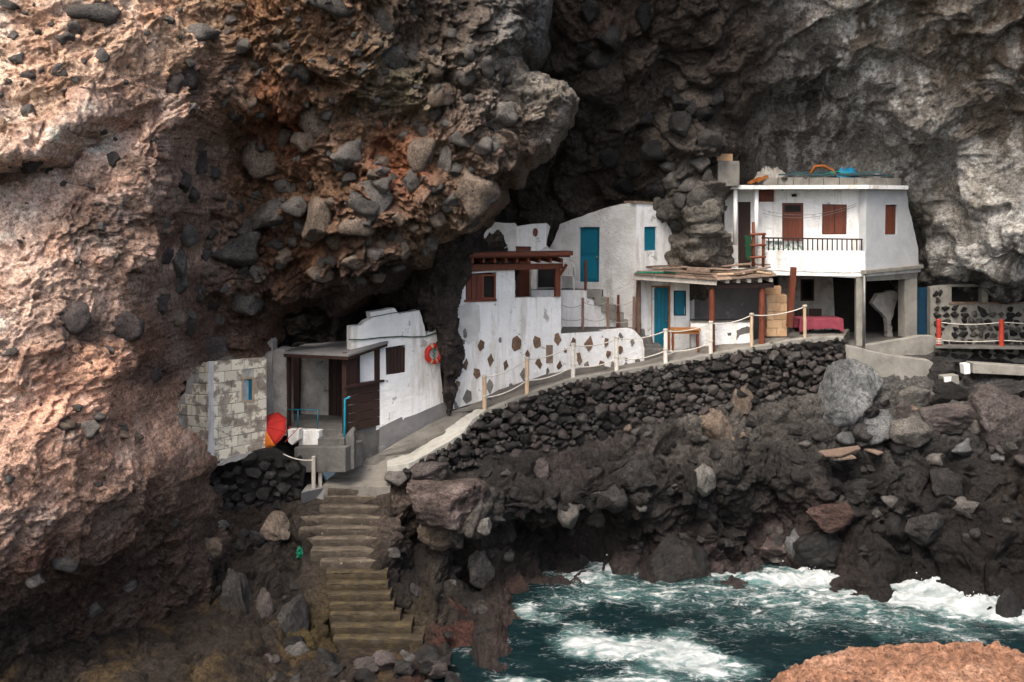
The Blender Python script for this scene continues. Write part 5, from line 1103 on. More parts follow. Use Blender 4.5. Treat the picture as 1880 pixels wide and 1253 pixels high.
# grey steps up the tall house
sps = thing('terrace_steps', P(1130, 606, 32.5), 'rough grey steps climbing from the terrace to the tall white house', 'steps')
for i, (u, v) in enumerate(((1078, 533), (1091, 546), (1104, 559), (1118, 573), (1131, 586), (1143, 597))):
    p0 = WP(1070, 32.72, 1180, 32.55); q = jag([(u, v), (u + 27, v + 1), (u + 27, v + 15), (u, v + 14)], .5, 9, rnd)
    bevel(panel('step', p0, q, .03 - .004 * i, .75, M['concrete'], sps), .015)
s2 = thing('corner_steps', P(1195, 660, 32.0), 'dark grey steps at the corner beside the blue shed door', 'steps')
for i, (u, v) in enumerate(((1162, 604), (1172, 618), (1184, 632))):
    p0 = WP(1150, 32.35 - .05 * i, 1230, 32.45 - .05 * i); bevel(panel('step', p0, jag([(u, v), (u + 22 + 4 * i, v + 1), (u + 24 + 4 * i, v + 34), (u, v + 34)], .6, 8, rnd), 0, .6, M['concrete_dk'], s2), .015)
bevel(panel('step', WP(1150, 32.0, 1230, 32.1), [(1184, 641), (1228, 641), (1222, 664), (1184, 668)], 0, .6, M['concrete_dk'], s2), .015)
# pergola
pg = thing('pergola', plm.at(1025, 545), 'red-brown timber pergola over the terrace', 'pergola')
pgp = WP(855, 29.75, 1045, 31.05)
bevel(panel('beam', plm, [(860, 486), (1034, 484), (1034, 494), (860, 498)], .10, .12, M['wood_pergola'], pg), .008)
for i in range(9):
    u = 868 + i * 20.5; a = plm.at(u, 479, .32); b = a + (-plm.n) * 1.9 + Vector((0, 0, .10))
    bevel(MB().bar(a, b, .07, .13).build('rafter', M['wood_pergola'], pg), .006, 1)
for i in range(5):
    a = plm.at(857, 470 - i * .4, .34 - .40 * i); b = plm.at(1047, 468 - i * .4, .34 - .40 * i); MB().bar(a + Vector((0, 0, .02 * i)), b + Vector((0, 0, .02 * i)), .38, .035).build('roof_board', M['wood_red'], pg)
bevel(panel('fascia', plm, [(857, 464.5), (1048, 463.5), (1047, 472.5), (857, 474.5)], .37, .03, M['wood_pergola'], pg), .006, 1)
bevel(panel('post', plm, [(1020, 494), (1029.5, 545)], .08, .12, M['wood_pergola'], pg), .01)
MB().bar(plm.at(1026, 508, .02), plm.at(1040, 486, .30), .07, .07).build('brace', M['wood_pergola'], pg)
# plastic chair
ch = thing('plastic_chair', P(1043, 530, 32.95), 'white plastic armchair with slatted back on the upper terrace', 'chair')
cb = Vector((P(1041, 0, 33.05).x, 33.05, zu + .005))
def cl(x, y, z): return cb + Vector((x, y, z))
for sx in (-1, 1):
    for sy, l in ((-1, .2), (1, .2)): MB().bar(cl(sx * .22, sy * l, 0), cl(sx * .19, sy * .17, .42), .045, .045).build('leg', M['plastic'], ch)
    bevel(MB().tube([cl(sx * .24, -.2, .42), cl(sx * .25, -.2, .62), cl(sx * .26, -.05, .65), cl(sx * .25, .2, .66)], .022, 8).build('armrest', M['plastic'], ch, smooth=True), .002)
bevel(MB().prism([cl(-.22, -.22, .42), cl(.22, -.22, .42), cl(.19, .2, .41), cl(-.19, .2, .41)], (0, 0, .03)).build('seat', M['plastic'], ch), .012)
for i in range(6):
    x = -.17 + i * .068; MB().bar(cl(x * .9, .2, .44), cl(x * 1.15, .32, .84 - abs(x) * .25), .04, .02).build('back_slat', M['plastic'], ch)
MB().tube([cl(-.24, .2, .44), cl(-.25, .29, .7), cl(-.15, .32, .82), cl(0, .33, .87), cl(.15, .32, .82), cl(.25, .29, .7), cl(.24, .2, .44)], .024, 8).build('back_frame', M['plastic'], ch, smooth=True)
# terrace rope fence
TP = []
for k, (u, v0, v1, D, lab) in enumerate(((1070,547,609,32.0,'old brown post at the terrace edge nearest the pergola'),(1116,547,608,32.2,'brown post in the middle of the terrace rope fence'),(1135,542,604,32.45,'reddish post standing on the terrace steps'),(1164,545,610,32.2,'grey post with rope knots at the terrace corner'),(1075,478,533,32.78,'short reddish post in front of the big blue door'))):
    t = P(u, v0, D); b = P(u, v1, D); post_tube(b - Vector((0, 0, .02)), t, .045, 'fence_post', M['wood_red'] if k in (2, 4) else M['post_old'], label=lab, cat='post', group='wooden posts of the terrace rope fence'); TP.append((b, t))
def rope_obj(p, q, drop, mat, r, lab): return MB().tube(sag(p, q, drop), r, 6).build('rope', mat, label=lab, cat='rope', smooth=True)
e0 = plm.at(1031, 560, .02); e1_ = plm.at(1031, 586, .02)
rope_obj(e0, TP[0][1].lerp(TP[0][0], .18), .10, M['rope_old'], .012, 'upper rope from the white wall to the first terrace post')
rope_obj(e1_, TP[0][1].lerp(TP[0][0], .62), .06, M['rope_old'], .012, 'lower rope from the white wall to the first terrace post')
rope_obj(TP[0][1].lerp(TP[0][0], .12), TP[1][1].lerp(TP[1][0], .1), .12, M['rope_old'], .012, 'upper rope between the first two terrace posts')
rope_obj(TP[0][1].lerp(TP[0][0], .6), TP[1][1].lerp(TP[1][0], .6), .10, M['rope_old'], .012, 'lower rope between the first two terrace posts')
rope_obj(TP[1][1].lerp(TP[1][0], .1), TP[3][1].lerp(TP[3][0], .1), .14, M['rope_old'], .012, 'upper rope from the middle terrace post to the corner post')
rope_obj(TP[1][1].lerp(TP[1][0], .62), TP[3][1].lerp(TP[3][0], .6), .14, M['rope_old'], .012, 'lower rope from the middle terrace post to the corner post')

# ---------------------------------------------------------------- tall white house
tw = thing('tall_house', P(1168, 640, 32.4), 'tall narrow white house with blue door and blue shutter built into the cave', 'house')
pa = WP(1005, 33.9, 1168, 32.45); pb = WP(1168, 32.45, 1262, 33.6)
wall('wall', pa, jag([(1000, 470), (1018, 440), (1028, 412), (1060, 400), (1100, 386), (1140, 375), (1168, 371)], 1.2, 9, rnd, False) + [(1168, 660), (1000, 660)], [[(1063.5, 417), (1063, 518), (1099.5, 519), (1101, 417)]], .35, M['plaster_old'], tw)
wall('wall', pb, [(1168.2, 660), (1168.2, 371)] + jag([(1168.2, 371), (1200, 374), (1214, 386), (1222, 404), (1240, 440), (1262, 482)], 1.2, 9, rnd, False)[1:] + [(1275, 520), (1275, 660)], [[(1183, 417), (1183, 461), (1206, 460), (1206, 416)]], .35, M['plaster'], tw)
dr = panel('door', pa, [(1064, 418), (1100.5, 518)], -.10, .05, M['blue'], tw)
for i, (a, b, c_, d_) in enumerate(((1068, 423, 1096, 466), (1068, 472, 1096, 513))): bevel(panel('door_panel', pa, [(a, b), (c_, d_)], -.085, .02, M['blue'], dr), .008, 1)
MB().tube([pa.at(1096, 472, -.07), pa.at(1096, 472, -.02)], .03, 8).build('knob', M['metal'], dr)
wf = panel('window_shutter', pb, [(1183.4, 417), (1205.6, 460)], -.08, .04, M['blue'], tw)
bevel(panel('shutter_panel', pb, [(1186, 421), (1203, 456)], -.065, .02, M['blue'], wf), .008, 1)
panel('roof_board', pb, [(1164, 369), (1208, 372), (1208, 375), (1164, 373)], .05, .5, M['wood_grey'], tw)

# ---------------------------------------------------------------- plank-roofed shed
sh_ = thing('plank_shed', P(1250, 648, 32.3), 'open shed with plank roof, blue door and white counter', 'shed')
ps = WP(1172, 32.75, 1300, 33.1)
wall('back_wall', ps, [(1172, 505), (1266, 505), (1266, 645), (1172, 660)], [[(1198, 528), (1228, 528), (1228, 641), (1197, 643)], [(1239, 536), (1258, 536), (1257, 578), (1238, 578)]], .2, M['plaster'], sh_)
dr = panel('door', ps, [(1198, 528), (1228, 528), (1228, 641), (1197, 643)], -.03, .05, M['blue'], sh_)
boards('board', ps, 1200, 530, 1227, 640, 4, -.018, .02, M['blue'], dr, .06)
MB().tube([ps.at(1225, 590, .0), ps.at(1225, 590, .06), ps.at(1221, 590, .07)], .014, 8).build('handle', M['metal'], dr)
frame('door_frame', ps, 1194, 525, 1230.5, 646, 3, .03, .09, M['wood_orange'], sh_)
wf = panel('window', ps, [(1239, 536), (1258, 578)], -.04, .04, M['blue'], sh_)
frame('frame', ps, 1237, 534, 1259.5, 580, 2, .01, .05, M['blue_dk'], wf)
pc = WP(1262, 32.35, 1382, 32.25)
bevel(wall('counter', pc, jag([(1268, 591), (1378, 590), (1378, 632)], .6, 12, rnd, False) + [(1330, 642), (1268, 652)], [], .25, M['plaster'], sh_), .02)
panel('bare_patch', pc, jag([(1352, 607), (1372, 599), (1378, 602), (1376, 612), (1358, 616), (1352, 626)], 1, 5, rnd), .008, .02, M['concrete_dk'], sh_)
panel('bare_patch', pc, jag([(1335, 612), (1343, 611), (1342, 616), (1337, 617)], .4, 5, rnd), .008, .02, M['concrete_dk'], sh_)
MB().prism([pc.at(1268, 590, .03), pc.at(1380, 589, .03), P(1380, 586, 33.4), P(1268, 586, 33.5)], (0, 0, -.04)).build('counter_top', M['concrete_dk'], sh_)
MB().prism(pc.poly([(1262, 510), (1400, 510), (1400, 640), (1262, 640)], -1.6), (0, .2, 0)).build('stone_backing', M['plinth'], sh_)
for k, (u, v0, v1, D, r_, m_) in enumerate(((1172.5, 516, 612, 32.3, .075, 'post_old'), (1307, 528, 652, 31.75, .095, 'wood_red'), (1399, 526, 634, 31.95, .10, 'wood_red'))):
    post_tube(P(u, v1, D), P(u, v0, D), r_, 'post', M[m_], sh_, 12)
zr = P(1307, 522, 31.75).z
fa, fb, fc = P(1163, 509, 31.9), P(1316, 520, 31.55), P(1426, 512, 31.75)
ba, bb = P(1176, 497, 33.1), P(1410, 494, 33.4)
bevel(MB().bar(fa, fb, .07, .15).build('front_beam', M['wood_pale'], sh_), .008)
bevel(MB().bar(P(1296, 527, 31.7), P(1420, 524, 31.9), .12, .14).build('front_beam', M['wood_dk'], sh_), .008)
for i in range(5):
    u = 1336 + i * 20; a = P(u, 517 - i * .6, 31.55 + .04 * i); bevel(MB().bar(a, a + Vector((-.3, 1.7, .12)), .12, .12).build('rafter', M['wood_pale'], sh_), .008)
for i in range(8):
    t0_ = i / 8; f0 = fa.lerp(fb, t0_ * 2) if t0_ < .5 else fb.lerp(fc, t0_ * 2 - 1); b0 = ba.lerp(bb, t0_)
    t1_ = (i + .97) / 8; f1 = fa.lerp(fb, t1_ * 2) if t1_ < .5 else fb.lerp(fc, t1_ * 2 - 1); b1 = ba.lerp(bb, t1_); u_ = Vector((0, -.10, .085))
    MB().prism([f0 + u_, f1 + u_, b1 + u_ * .3, b0 + u_ * .3], (0, 0, .03)).build('roof_plank', M['wood_grey'], sh_)
# loose planks weighing the roof down
def rp(a, b): 
    f = fa.lerp(fb, a * 2) if a < .5 else fb.lerp(fc, a * 2 - 1); return f.lerp(ba.lerp(bb, a), b) + Vector((0, -.05, .15))
PL = [(.02,.15,.36,.45,.14,'long grey plank on the shed roof beside the white house'),(.10,.5,.44,.75,.12,'weathered plank at the back of the shed roof'),(.30,.65,.66,.4,.14,'thick weathered plank slanting across the middle of the shed roof'),(.33,.35,.48,.32,.16,'short stubby log-like plank on the shed roof'),(.44,.85,.62,.7,.10,'pale thin board at the back middle of the shed roof'),(.52,.2,.74,.14,.15,'pale short board near the front edge of the shed roof'),(.66,.08,.97,.5,.17,'long reddish plank sloping over the corner of the shed roof'),(.60,.6,.88,.8,.14,'brown board lying far back on the shed roof'),(.84,.35,.96,.05,.10,'small pale board hanging over the shed roof corner'),(.05,.7,.30,.9,.10,'thin board along the wall at the back of the shed roof'),(.18,.2,.50,.12,.10,'thin reddish batten along the front of the shed roof'),(.72,.75,.99,.62,.12,'grey board at the far corner of the shed roof')]
for i, (a, b, c_, d_, w_, lab) in enumerate(PL):
    dz = Vector((0, 0, .035 * (i % 4))); bevel(MB().bar(rp(a, b) + dz, rp(c_, d_) + dz, w_, .05 if i != 3 else .13).build('loose_plank', M['wood_tan'] if i in (5, 8) else M['wood_grey'], label=lab, cat='plank', group='loose planks on the shed roof'), .008, 1)
MB().tube([rp(.02, .0), rp(.08, .12), rp(.16, .2), rp(.26, .3)], .022, 6).build('green_pole', M['green_rope'], label='thin green pole lying on the shed roof edge', cat='pole', smooth=True)
MB().bar(P(1302, 448, 32.6), P(1308, 490, 32.5), .09, .05).build('leaning_board', M['wood_grey'], label='upright board propped on the rock above the shed roof', cat='plank')
# wooden table
tb = thing('wooden_table', P(1257, 646, 31.9), 'small wooden table with orange top and turned legs by the counter', 'table')
tz = P(1257, 604, 31.9).z; tc = P(1258, 640, 32.05); gz = P(1257, 646, 31.9).z
bevel(MB().box((tc.x, tc.y, tz - .05), .92, .52, .05, -.10).build('tabletop', M['wood_orange'], tb), .012)
bevel(MB().box((tc.x, tc.y, tz - .15), .80, .42, .10, -.10).build('apron', M['wood_orange'], tb), .006)
for sx in (-1, 1):
    for sy in (-1, 1):
        p = tc + Matrix.Rotation(-.10, 3, 'Z') @ Vector((sx * .38, sy * .19, 0)); L = [gz + (tz - .1 - gz) * t for t in (0, .05, .12, .3, .5, .7, .8, .88, 1)]
        MB().tube([Vector((p.x, p.y, z)) for z in L], .038, 10, taper=[.7, .9, .6, .85, 1, .8, .6, 1, 1]).build('leg', M['wood_pergola'], tb, smooth=True)
# tan stone pillar
pp = thing('stone_pillar', P(1428, 618, 32.5), 'square pillar faced with tan stone blocks under the house', 'pillar')
ppl = WP(1408, 32.55, 1448, 32.5)
for i in range(5):
    v0_, v1_ = 542 + i * 15.4, 542 + (i + 1) * 15.4 - .8; sp = (1424, 1432, 1420, 1436, 1426)[i]
    for a, b in ((1410 - i * .6, sp - .4), (sp + .4, 1445)): bevel(panel('stone', ppl, jag([(a, v0_), (b, v0_), (b, v1_), (a, v1_)], .4, 9, rnd), rnd.uniform(0, .02), .42, M['tan_tile'], pp), .012)
panel('core', ppl, [(1408, 543), (1444, 618)], -.02, .38, M['mortar'], pp)
panel('cap_stone', ppl, [(1405, 526), (1434, 541)], -.15, .3, M['tan_tile'], pp)
MB().bar(P(1449, 600, 32.2), P(1457, 491, 32.0), .16, .16).build('leaning_timber', M['wood_red'], label='thick reddish timber leaning against the balcony beside the tan pillar', cat='timber')

# ---------------------------------------------------------------- the balcony house
bh = thing('balcony_house', P(1590, 640, 32.2), 'two-storey white house on concrete columns with a balcony and brown shutters', 'house')
pf = WP(1388, 33.3, 1590, 32.45); pbal = WP(1385, 32.75, 1590, 32.15); psd = WP(1590, 32.2, 1692, 34.0)
wall('front_wall', pf, [(1330, 340), (1590, 342), (1590, 500), (1330, 500)], [[(1436, 373), (1475, 373), (1475, 496), (1436, 496)], [(1509.5, 375), (1555, 376), (1554, 431), (1509, 431)], [(1393, 346), (1421, 346), (1421, 371), (1393, 371)], [(1355, 371), (1378, 371), (1378, 496), (1355, 496)]], .25, M['plaster'], bh)
wall('side_wall', psd, [(1590, 344), (1664, 347)] + jag([(1664, 347), (1670, 390), (1680, 430), (1686, 460), (1687, 492)], .8, 10, rnd, False)[1:] + [(1590, 499)], [[(1626, 376.5), (1648, 376), (1647, 431), (1625, 431)]], .25, M['plaster_shaded'], bh)
dr = panel('door', pf, [(1436.5, 373.5), (1474.5, 496)], -.06, .04, M['wood_red'], bh); boards('board', pf, 1438, 392, 1473, 496, 6, -.04, .02, M['wood_red'], dr, .08)
MB().tube([pf.at(1472, 440, -.02), pf.at(1472, 440, .04), pf.at(1468, 440, .05)], .014, 8).build('handle', M['metal'], dr)
panel('transom', pf, [(1441, 377), (1470, 389)], -.045, .02, M['dark'], dr)
wf = panel('window', pf, [(1510, 376), (1554, 431)], -.07, .04, M['wood_dk'], bh)
for a, b in ((1510, 1531.5), (1532.5, 1554)):
    s_ = panel('shutter', pf, [(a, 376.5), (b, 430.5)], -.03, .03, M['wood_red'], wf); boards('board', pf, a + 1.5, 378, b - 1.5, 429, 3, -.018, .02, M['wood_red'], s_, .08)
wf = panel('side_window', psd, [(1626, 377), (1648, 431)], -.07, .04, M['wood_dk'], bh); boards('board', psd, 1627, 378, 1643, 430, 3, -.045, .03, M['wood_red'], wf, .08)
panel('high_window', pf, [(1393.5, 346.5), (1420.5, 371)], -.06, .04, M['wood_red'], bh)
panel('dark_door', pf, [(1355.5, 371.5), (1377.5, 496)], -.06, .04, M['wood_dk'], bh)
panel('wall_lamp', pf, [(1453, 357), (1462, 356), (1463, 361), (1454, 362)], .05, .06, M['dark'], bh)
# balcony
bevel(wall('balcony_parapet', pbal, [(1391, 459), (1583, 461), (1588, 463), (1589, 500), (1560, 501.5), (1500, 499.5), (1450, 498.5), (1391, 496)], [], .14, M['plaster'], bh), .01)
bevel(panel('handrail', pbal, [(1398, 435.8), (1584, 438.6), (1584, 441.2), (1398, 438.6)], .03, .07, M['wood_dk'], bh), .006, 1)
for i in range(21):
    u = 1401 + i * 9.0; bevel(panel('baluster', pbal, [(u, 438.5 + i * .12), (u + 2.3, 438.5 + i * .12), (u + 2.3, 461), (u, 460)], .01, .045, M['wood_dk'], bh), .004, 1)
panel('hanging_cloth', pbal, [(1406, 442), (1474, 443), (1474, 459.5), (1406, 459)], -.10, .015, M['curtain'], bh)
MB().prism([pbal.at(1388, 497, -.02), pbal.at(1590, 500, -.02), psd.at(1690, 492, -.02), P(1690, 492, 36.6), P(1330, 492, 36.6), P(1330, 492, 33.2)], (0, 0, -.14)).build('floor_slab', M['plaster'], bh)
o = bh.children[-1]
bevel(panel('slab_edge', psd, [(1590, 497), (1696, 486.5), (1696, 493), (1590, 504)], .16, .2, M['concrete'], bh), .015)
# roof slab with block parapet
ro = [P(1312, 341, 32.9), P(1352, 341, 32.55), P(1595, 346, 31.9), psd.at(1668, 346, .28), P(1668, 330, 36.4), P(1312, 330, 36.4)]
zro = P(1590, 347, 31.9).z
MB().prism([Vector((p.x, p.y, zro)) for p in ro], (0, 0, .12)).build('roof_slab', M['plaster'], bh)
prf = WP(1352, 32.75, 1592, 32.1); prs = WP(1592, 32.1, 1665, 33.45)
for a, b in ((1400, 1428), (1428.8, 1456), (1456.8, 1485), (1485.8, 1512), (1512.8, 1541), (1541.8, 1568), (1568.8, 1597)):
    bevel(panel('parapet_block', prf, jag([(a, 326 + rnd.uniform(-1, 1)), (b, 326.5 + rnd.uniform(-1, 1)), (b, 340.5), (a, 340)], .4, 9, rnd), rnd.uniform(-.02, .02), .2, M['concrete_mid'], bh), .012)
for a, b in ((1599, 1628), (1628.8, 1655)): bevel(panel('parapet_block', prs, [(a, 327), (b, 328), (b, 340.5), (a, 340.5)], 0, .2, M['concrete_mid'], bh), .012)
bevel(MB().prism(WP(1318, 32.5, 1358, 32.35).poly([(1318, 296), (1358, 296), (1358, 342), (1318, 343)]), (0, 1.2, 0)).build('block_tank', M['concrete_mid'], bh), .02)
for i, (u, v0_, v1_, m_) in enumerate(((1349.5, 345, 450, 'white'), (1388, 345, 470, 'white'))): MB().tube([P(u, v1_, 32.8), P(u + 1, v0_, 32.75)], .065, 12).build('veranda_post', M[m_], bh, smooth=True)
wall('veranda_wall', WP(1318, 33.9, 1392, 33.6), [(1316, 346), (1356, 346), (1356, 470), (1316, 470)], [[(1317, 348), (1343, 348), (1343, 370), (1317, 370)]], .15, M['plaster_dim'], bh)
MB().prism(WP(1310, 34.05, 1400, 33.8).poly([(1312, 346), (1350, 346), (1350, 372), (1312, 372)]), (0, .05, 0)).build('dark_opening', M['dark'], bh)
# columns and undercroft
zb = 6.02
def col(u0_, u1_, vt, vb, pl_, dp, name='column'):
    return bevel(panel(name, pl_, [(u0_, vt), (u1_, vt), (u1_, vb), (u0_, vb)], 0, dp, M['concrete'], bh), .012)
col(1572, 1589.5, 501, 640, WP(1570, 32.25, 1590, 32.2), .30); col(1661, 1684, 512, 620, WP(1660, 33.6, 1686, 33.75), .35)
bevel(panel('beam', psd, [(1592, 502), (1686, 494), (1684, 512), (1592, 517)], -.03, .3, M['concrete'], bh), .012)
bevel(panel('beam', pbal, [(1462, 501), (1571, 503), (1571, 511), (1530, 509), (1462, 506)], -.06, .3, M['plaster'], bh), .012)
MB().tube([P(1587, 503, 32.05), P(1586, 636, 32.05)], .045, 10).build('downpipe', M['metal'], bh, smooth=True)
pk = WP(1440, 35.0, 1600, 35.3)
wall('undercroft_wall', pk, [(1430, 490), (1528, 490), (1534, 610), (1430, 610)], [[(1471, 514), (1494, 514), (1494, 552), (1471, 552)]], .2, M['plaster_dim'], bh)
frame('undercroft_window', pk, 1470, 513, 1495, 553, 3, .02, .08, M['wood_dk'], bh)
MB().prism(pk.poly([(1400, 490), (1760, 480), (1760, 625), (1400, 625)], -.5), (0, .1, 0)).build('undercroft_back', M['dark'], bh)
bevel(wall('plaster_remnant', WP(1600, 34.2, 1660, 34.6), jag([(1602, 558), (1612, 540), (1640, 534), (1651, 540), (1645, 560), (1636, 590), (1640, 620), (1630, 620), (1628, 585)], 1.2, 6, rnd), [], .2, M['plaster_dim'], bh), .01)
dr = panel('blue_door', WP(1682, 34.1, 1712, 34.1), [(1683, 528), (1710, 618)], 0, .06, M['blue_dk'], bh)
# table with wine-red cloth
tc = P(1502, 606, 33.1); td = thing('dining_table', (tc.x, tc.y, 6.08), 'long table with wine-red cloth under the balcony house', 'table'); tz = P(1500, 583, 33.1).z
V = []; Fs = []; n = 28; hx, hy = .68, .38
per = [(-hx, -hy), (hx, -hy), (hx, hy), (-hx, hy)]; ring = []
for k in range(4):
    for j in range(7): ring.append((per[k][0] + (per[(k + 1) % 4][0] - per[k][0]) * j / 7, per[k][1] + (per[(k + 1) % 4][1] - per[k][1]) * j / 7))
for lv, (z, s) in enumerate(((0, 1), (-.03, 1.02), (-.16, 1.04), (-.30, 1.06))):
    for k, (x, y) in enumerate(ring):
        wob = .025 * lv * math.sin(k * 2.3); drop = -.05 * lv * (1 if k % 7 == 0 else rnd.uniform(0, .4)); V.append((tc.x + x * (s + wob), tc.y + y * (s + wob), tz + z + drop))
N_ = len(ring); Fs.append(list(range(N_)))
for lv in range(3):
    for k in range(N_): Fs.append([lv * N_ + k, lv * N_ + (k + 1) % N_, (lv + 1) * N_ + (k + 1) % N_, (lv + 1) * N_ + k])
o = link_mesh('tablecloth', V, Fs, M['cloth'], None, 'wine-red cloth draped over the table under the house', 'tablecloth', smooth=False); o.modifiers.new('solid', 'SOLIDIFY').thickness = .008
bevel(MB().box((tc.x, tc.y, tz - .045), 1.34, .74, .035).build('tabletop', M['wood_dk'], td), .006)
for sx in (-1, 1):
    for sy in (-1, 1): MB().box((tc.x + sx * .58, tc.y + sy * .3, 6.08), .06, .06, tz - 6.08 - .045).build('leg', M['wood_dk'], td)
for k, (u, D, lab) in enumerate(((1474, 33.75, 'dark high-backed chair behind the near end of the red-clothed table'), (1500, 33.85, 'dark high-backed chair behind the middle of the red-clothed table'))):
    c = P(u, 600, D); cr_ = thing('dining_chair', (c.x, c.y, 6.08), lab, 'chair', 'dark chairs at the red-clothed table')
    for sx in (-1, 1):
        for sy in (-1, 1): MB().box((c.x + sx * .19, c.y + sy * .19, 6.08), .04, .04, .43).build('leg', M['wood_dk'], cr_)
    bevel(MB().box((c.x, c.y, 6.51), .44, .44, .04).build('seat', M['wood_dk'], cr_), .008); bevel(MB().box((c.x, c.y + .2, 6.53), .42, .04, .52).build('backrest', M['wood_dk'], cr_), .01)
# rustic ladder at the end of the balcony
ld = thing('rustic_ladder', P(1390, 490, 32.5), 'short reddish wooden ladder at the end of the balcony', 'ladder')
for u in (1383, 1401): MB().tube([P(u, 490, 32.45), P(u - (0 if u < 1390 else -1), 408 if u < 1390 else 428, 32.5)], .05, 8).build('upright', M['wood_pergola'], ld, smooth=True)
for v in (431, 451, 473): MB().tube([P(1377, v, 32.38), P(1406, v - 1, 32.38)], .038, 8).build('rung', M['wood_pergola'], ld, smooth=True)
MB().prism(WP(1366, 32.9, 1382, 32.9).poly(jag([(1367, 434), (1380, 432), (1382, 480), (1370, 476)], .8, 6, rnd)), (0, .1, 0)).build('green_net', M['foliage'], label='bundle of dark green netting beside the ladder', cat='netting')
# things stored on the roof
def roofitem(name, pts, r, mat, lab, cat, n=6): return MB().tube(pts, r, n).build(name, M[mat], label=lab, cat=cat, smooth=True)
for k, (u0_, v0_, u1_, v1_, lab) in enumerate(((1430, 323, 1560, 322, 'long dark teal board lying on the flat roof'), (1490, 326, 1620, 318, 'teal board with its end raised on the flat roof'), (1540, 324, 1636, 325, 'teal board near the roof corner'), (1450, 320, 1540, 317, 'short teal board on top of the roof pile'))):
    MB().bar(P(u0_, v0_ - 2, 32.9 + .15 * k), P(u1_, v1_ - 2, 32.6 + .2 * k), .16, .05).build('board', M['tealboard'], label=lab, cat='board', group='teal boards on the flat roof')
def crumple(name, u0_, u1_, vb, vt, D, dp, mat, lab, cat, seed):
    r_ = random.Random(seed); n, m_ = 14, 6; V, Fs = [], []
    for i in range(n + 1):
        for j in range(m_ + 1):
            t, s = i / n, j / m_; env = math.sin(math.pi * min(1, max(0, t))) ** .5 * math.sin(math.pi * s) ** .6
            p = P(u0_ + (u1_ - u0_) * t, vb, D + dp * s); V.append(p + Vector((r_.uniform(-.03, .03), r_.uniform(-.03, .03), (vb - vt) / F * D * env * r_.uniform(.6, 1.1))))
    for i in range(n):
        for j in range(m_): Fs.append([i * (m_ + 1) + j, (i + 1) * (m_ + 1) + j, (i + 1) * (m_ + 1) + j + 1, i * (m_ + 1) + j + 1])
    o = link_mesh(name, V, Fs, M[mat], label=lab, cat=cat); o.modifiers.new('solid', 'SOLIDIFY').thickness = .012; return o
crumple('tarpaulin', 1533, 1578, 326, 306, 33.1, .5, 'tarp', 'crumpled blue tarpaulin on the flat roof', 'tarpaulin', 3)
crumple('plastic_sheet', 1386, 1444, 328, 303, 33.2, .7, 'sheet', 'crumpled grey plastic sheet on the flat roof', 'sheet', 4)
MB().tube([P(1488, 319, 33.2), P(1496, 306, 33.2), P(1512, 305, 33.2), P(1528, 313, 33.2), P(1534, 322, 33.1)], .055, 8).build('orange_hose', M['rust'], label='rusty orange hose arched over the roof clutter', cat='hose', smooth=True)
MB().tube([P(1515, 320, 32.6), P(1535, 315, 32.6), P(1560, 318, 32.6), P(1545, 322, 32.6), P(1525, 318, 32.6)], .014, 6).build('tangled_line', M['green_rope'], label='tangle of green cord in front of the blue tarpaulin', cat='cord', smooth=True)
for k, (u, v) in enumerate(((1441, 327), (1479, 326))): put_stone('stone', P(u, v, 32.5), (.13, .1, .08), (0, 0, k), STONES[k], 'boulder_light', None, ('white stone on the roof edge near the plastic sheet', 'white stone on the roof edge near the orange hose')[k], 'stone', 'white stones on the roof edge')
for k, (u, v, r_) in enumerate(((1385, 333, .3), (1398, 330, -.2))): MB().bar(P(u - 10, v + 4, 32.6), P(u + 10, v - 6, 32.7), .2, .07).build('tile', M['rust'], label=('reddish broken tile propped beside the block tank', 'second broken tile lying under the plastic sheet')[k], cat='tile')
MB().box(P(1325, 296, 32.9), .55, .4, .22, .3).build('rubble_block', M['tan_tile'], label='tan rubble block on top of the concrete tank', cat='block')
for k in range(2): MB().tube(sag(pf.at(1400, 386 + 6 * k, .5), pf.at(1572, 374 + 4 * k, .05), .25), .006, 5).build('washing_line', M['metal'], label=('upper washing line across the balcony', 'lower washing line across the balcony')[k], cat='line', smooth=True)

# ---------------------------------------------------------------- low walls at the end of the path
bevel(MB().prism(WP(1590, 31.9, 1720, 32.7).poly(jag([(1590, 634), (1640, 626), (1690, 617), (1712, 617), (1719, 622), (1722, 660), (1590, 660)], .6, 14, rnd)), (0, .3, 0)).build('low_wall', M['concrete'], label='low curved concrete wall in front of the open undercroft', cat='wall'), .02)
bevel(MB().prism(WP(1552, 31.75, 1720, 31.95).poly(jag([(1553, 634), (1600, 645), (1650, 655), (1705, 661), (1716, 668), (1706, 690), (1690, 725), (1600, 720), (1556, 690)], .8, 14, rnd)), (0, .5, 0)).build('ramp_wall', M['concrete'], label='sloping concrete ramp wall above the huge blue-grey boulder', cat='wall'), .03)
bevel(MB().prism(WP(1785, 31.5, 1900, 31.2).poly([(1786, 667), (2010, 682), (2010, 697), (1786, 686)]), (0, .5, 0)).build('concrete_beam', M['concrete'], label='grey concrete beam lying among the boulders at the picture edge', cat='beam'), .02)
bevel(MB().prism(WP(1768, 31.3, 1782, 31.3).poly([(1769, 669), (1781, 668), (1782, 687), (1771, 688)]), (0, .3, 0)).build('painted_block', M['white'], label='small white painted block at the end of the concrete beam', cat='block'), .015)
cb_ = thing('concrete_cube', P(1745, 708, 31.0), 'white faced concrete cube lying on the dark boulders', 'block')
bevel(MB().prism(WP(1731, 31.0, 1762, 31.2).poly([(1732, 692), (1760, 689), (1762, 706), (1734, 709)]), (0, .4, 0)).build('body', M['concrete'], cb_), .02)
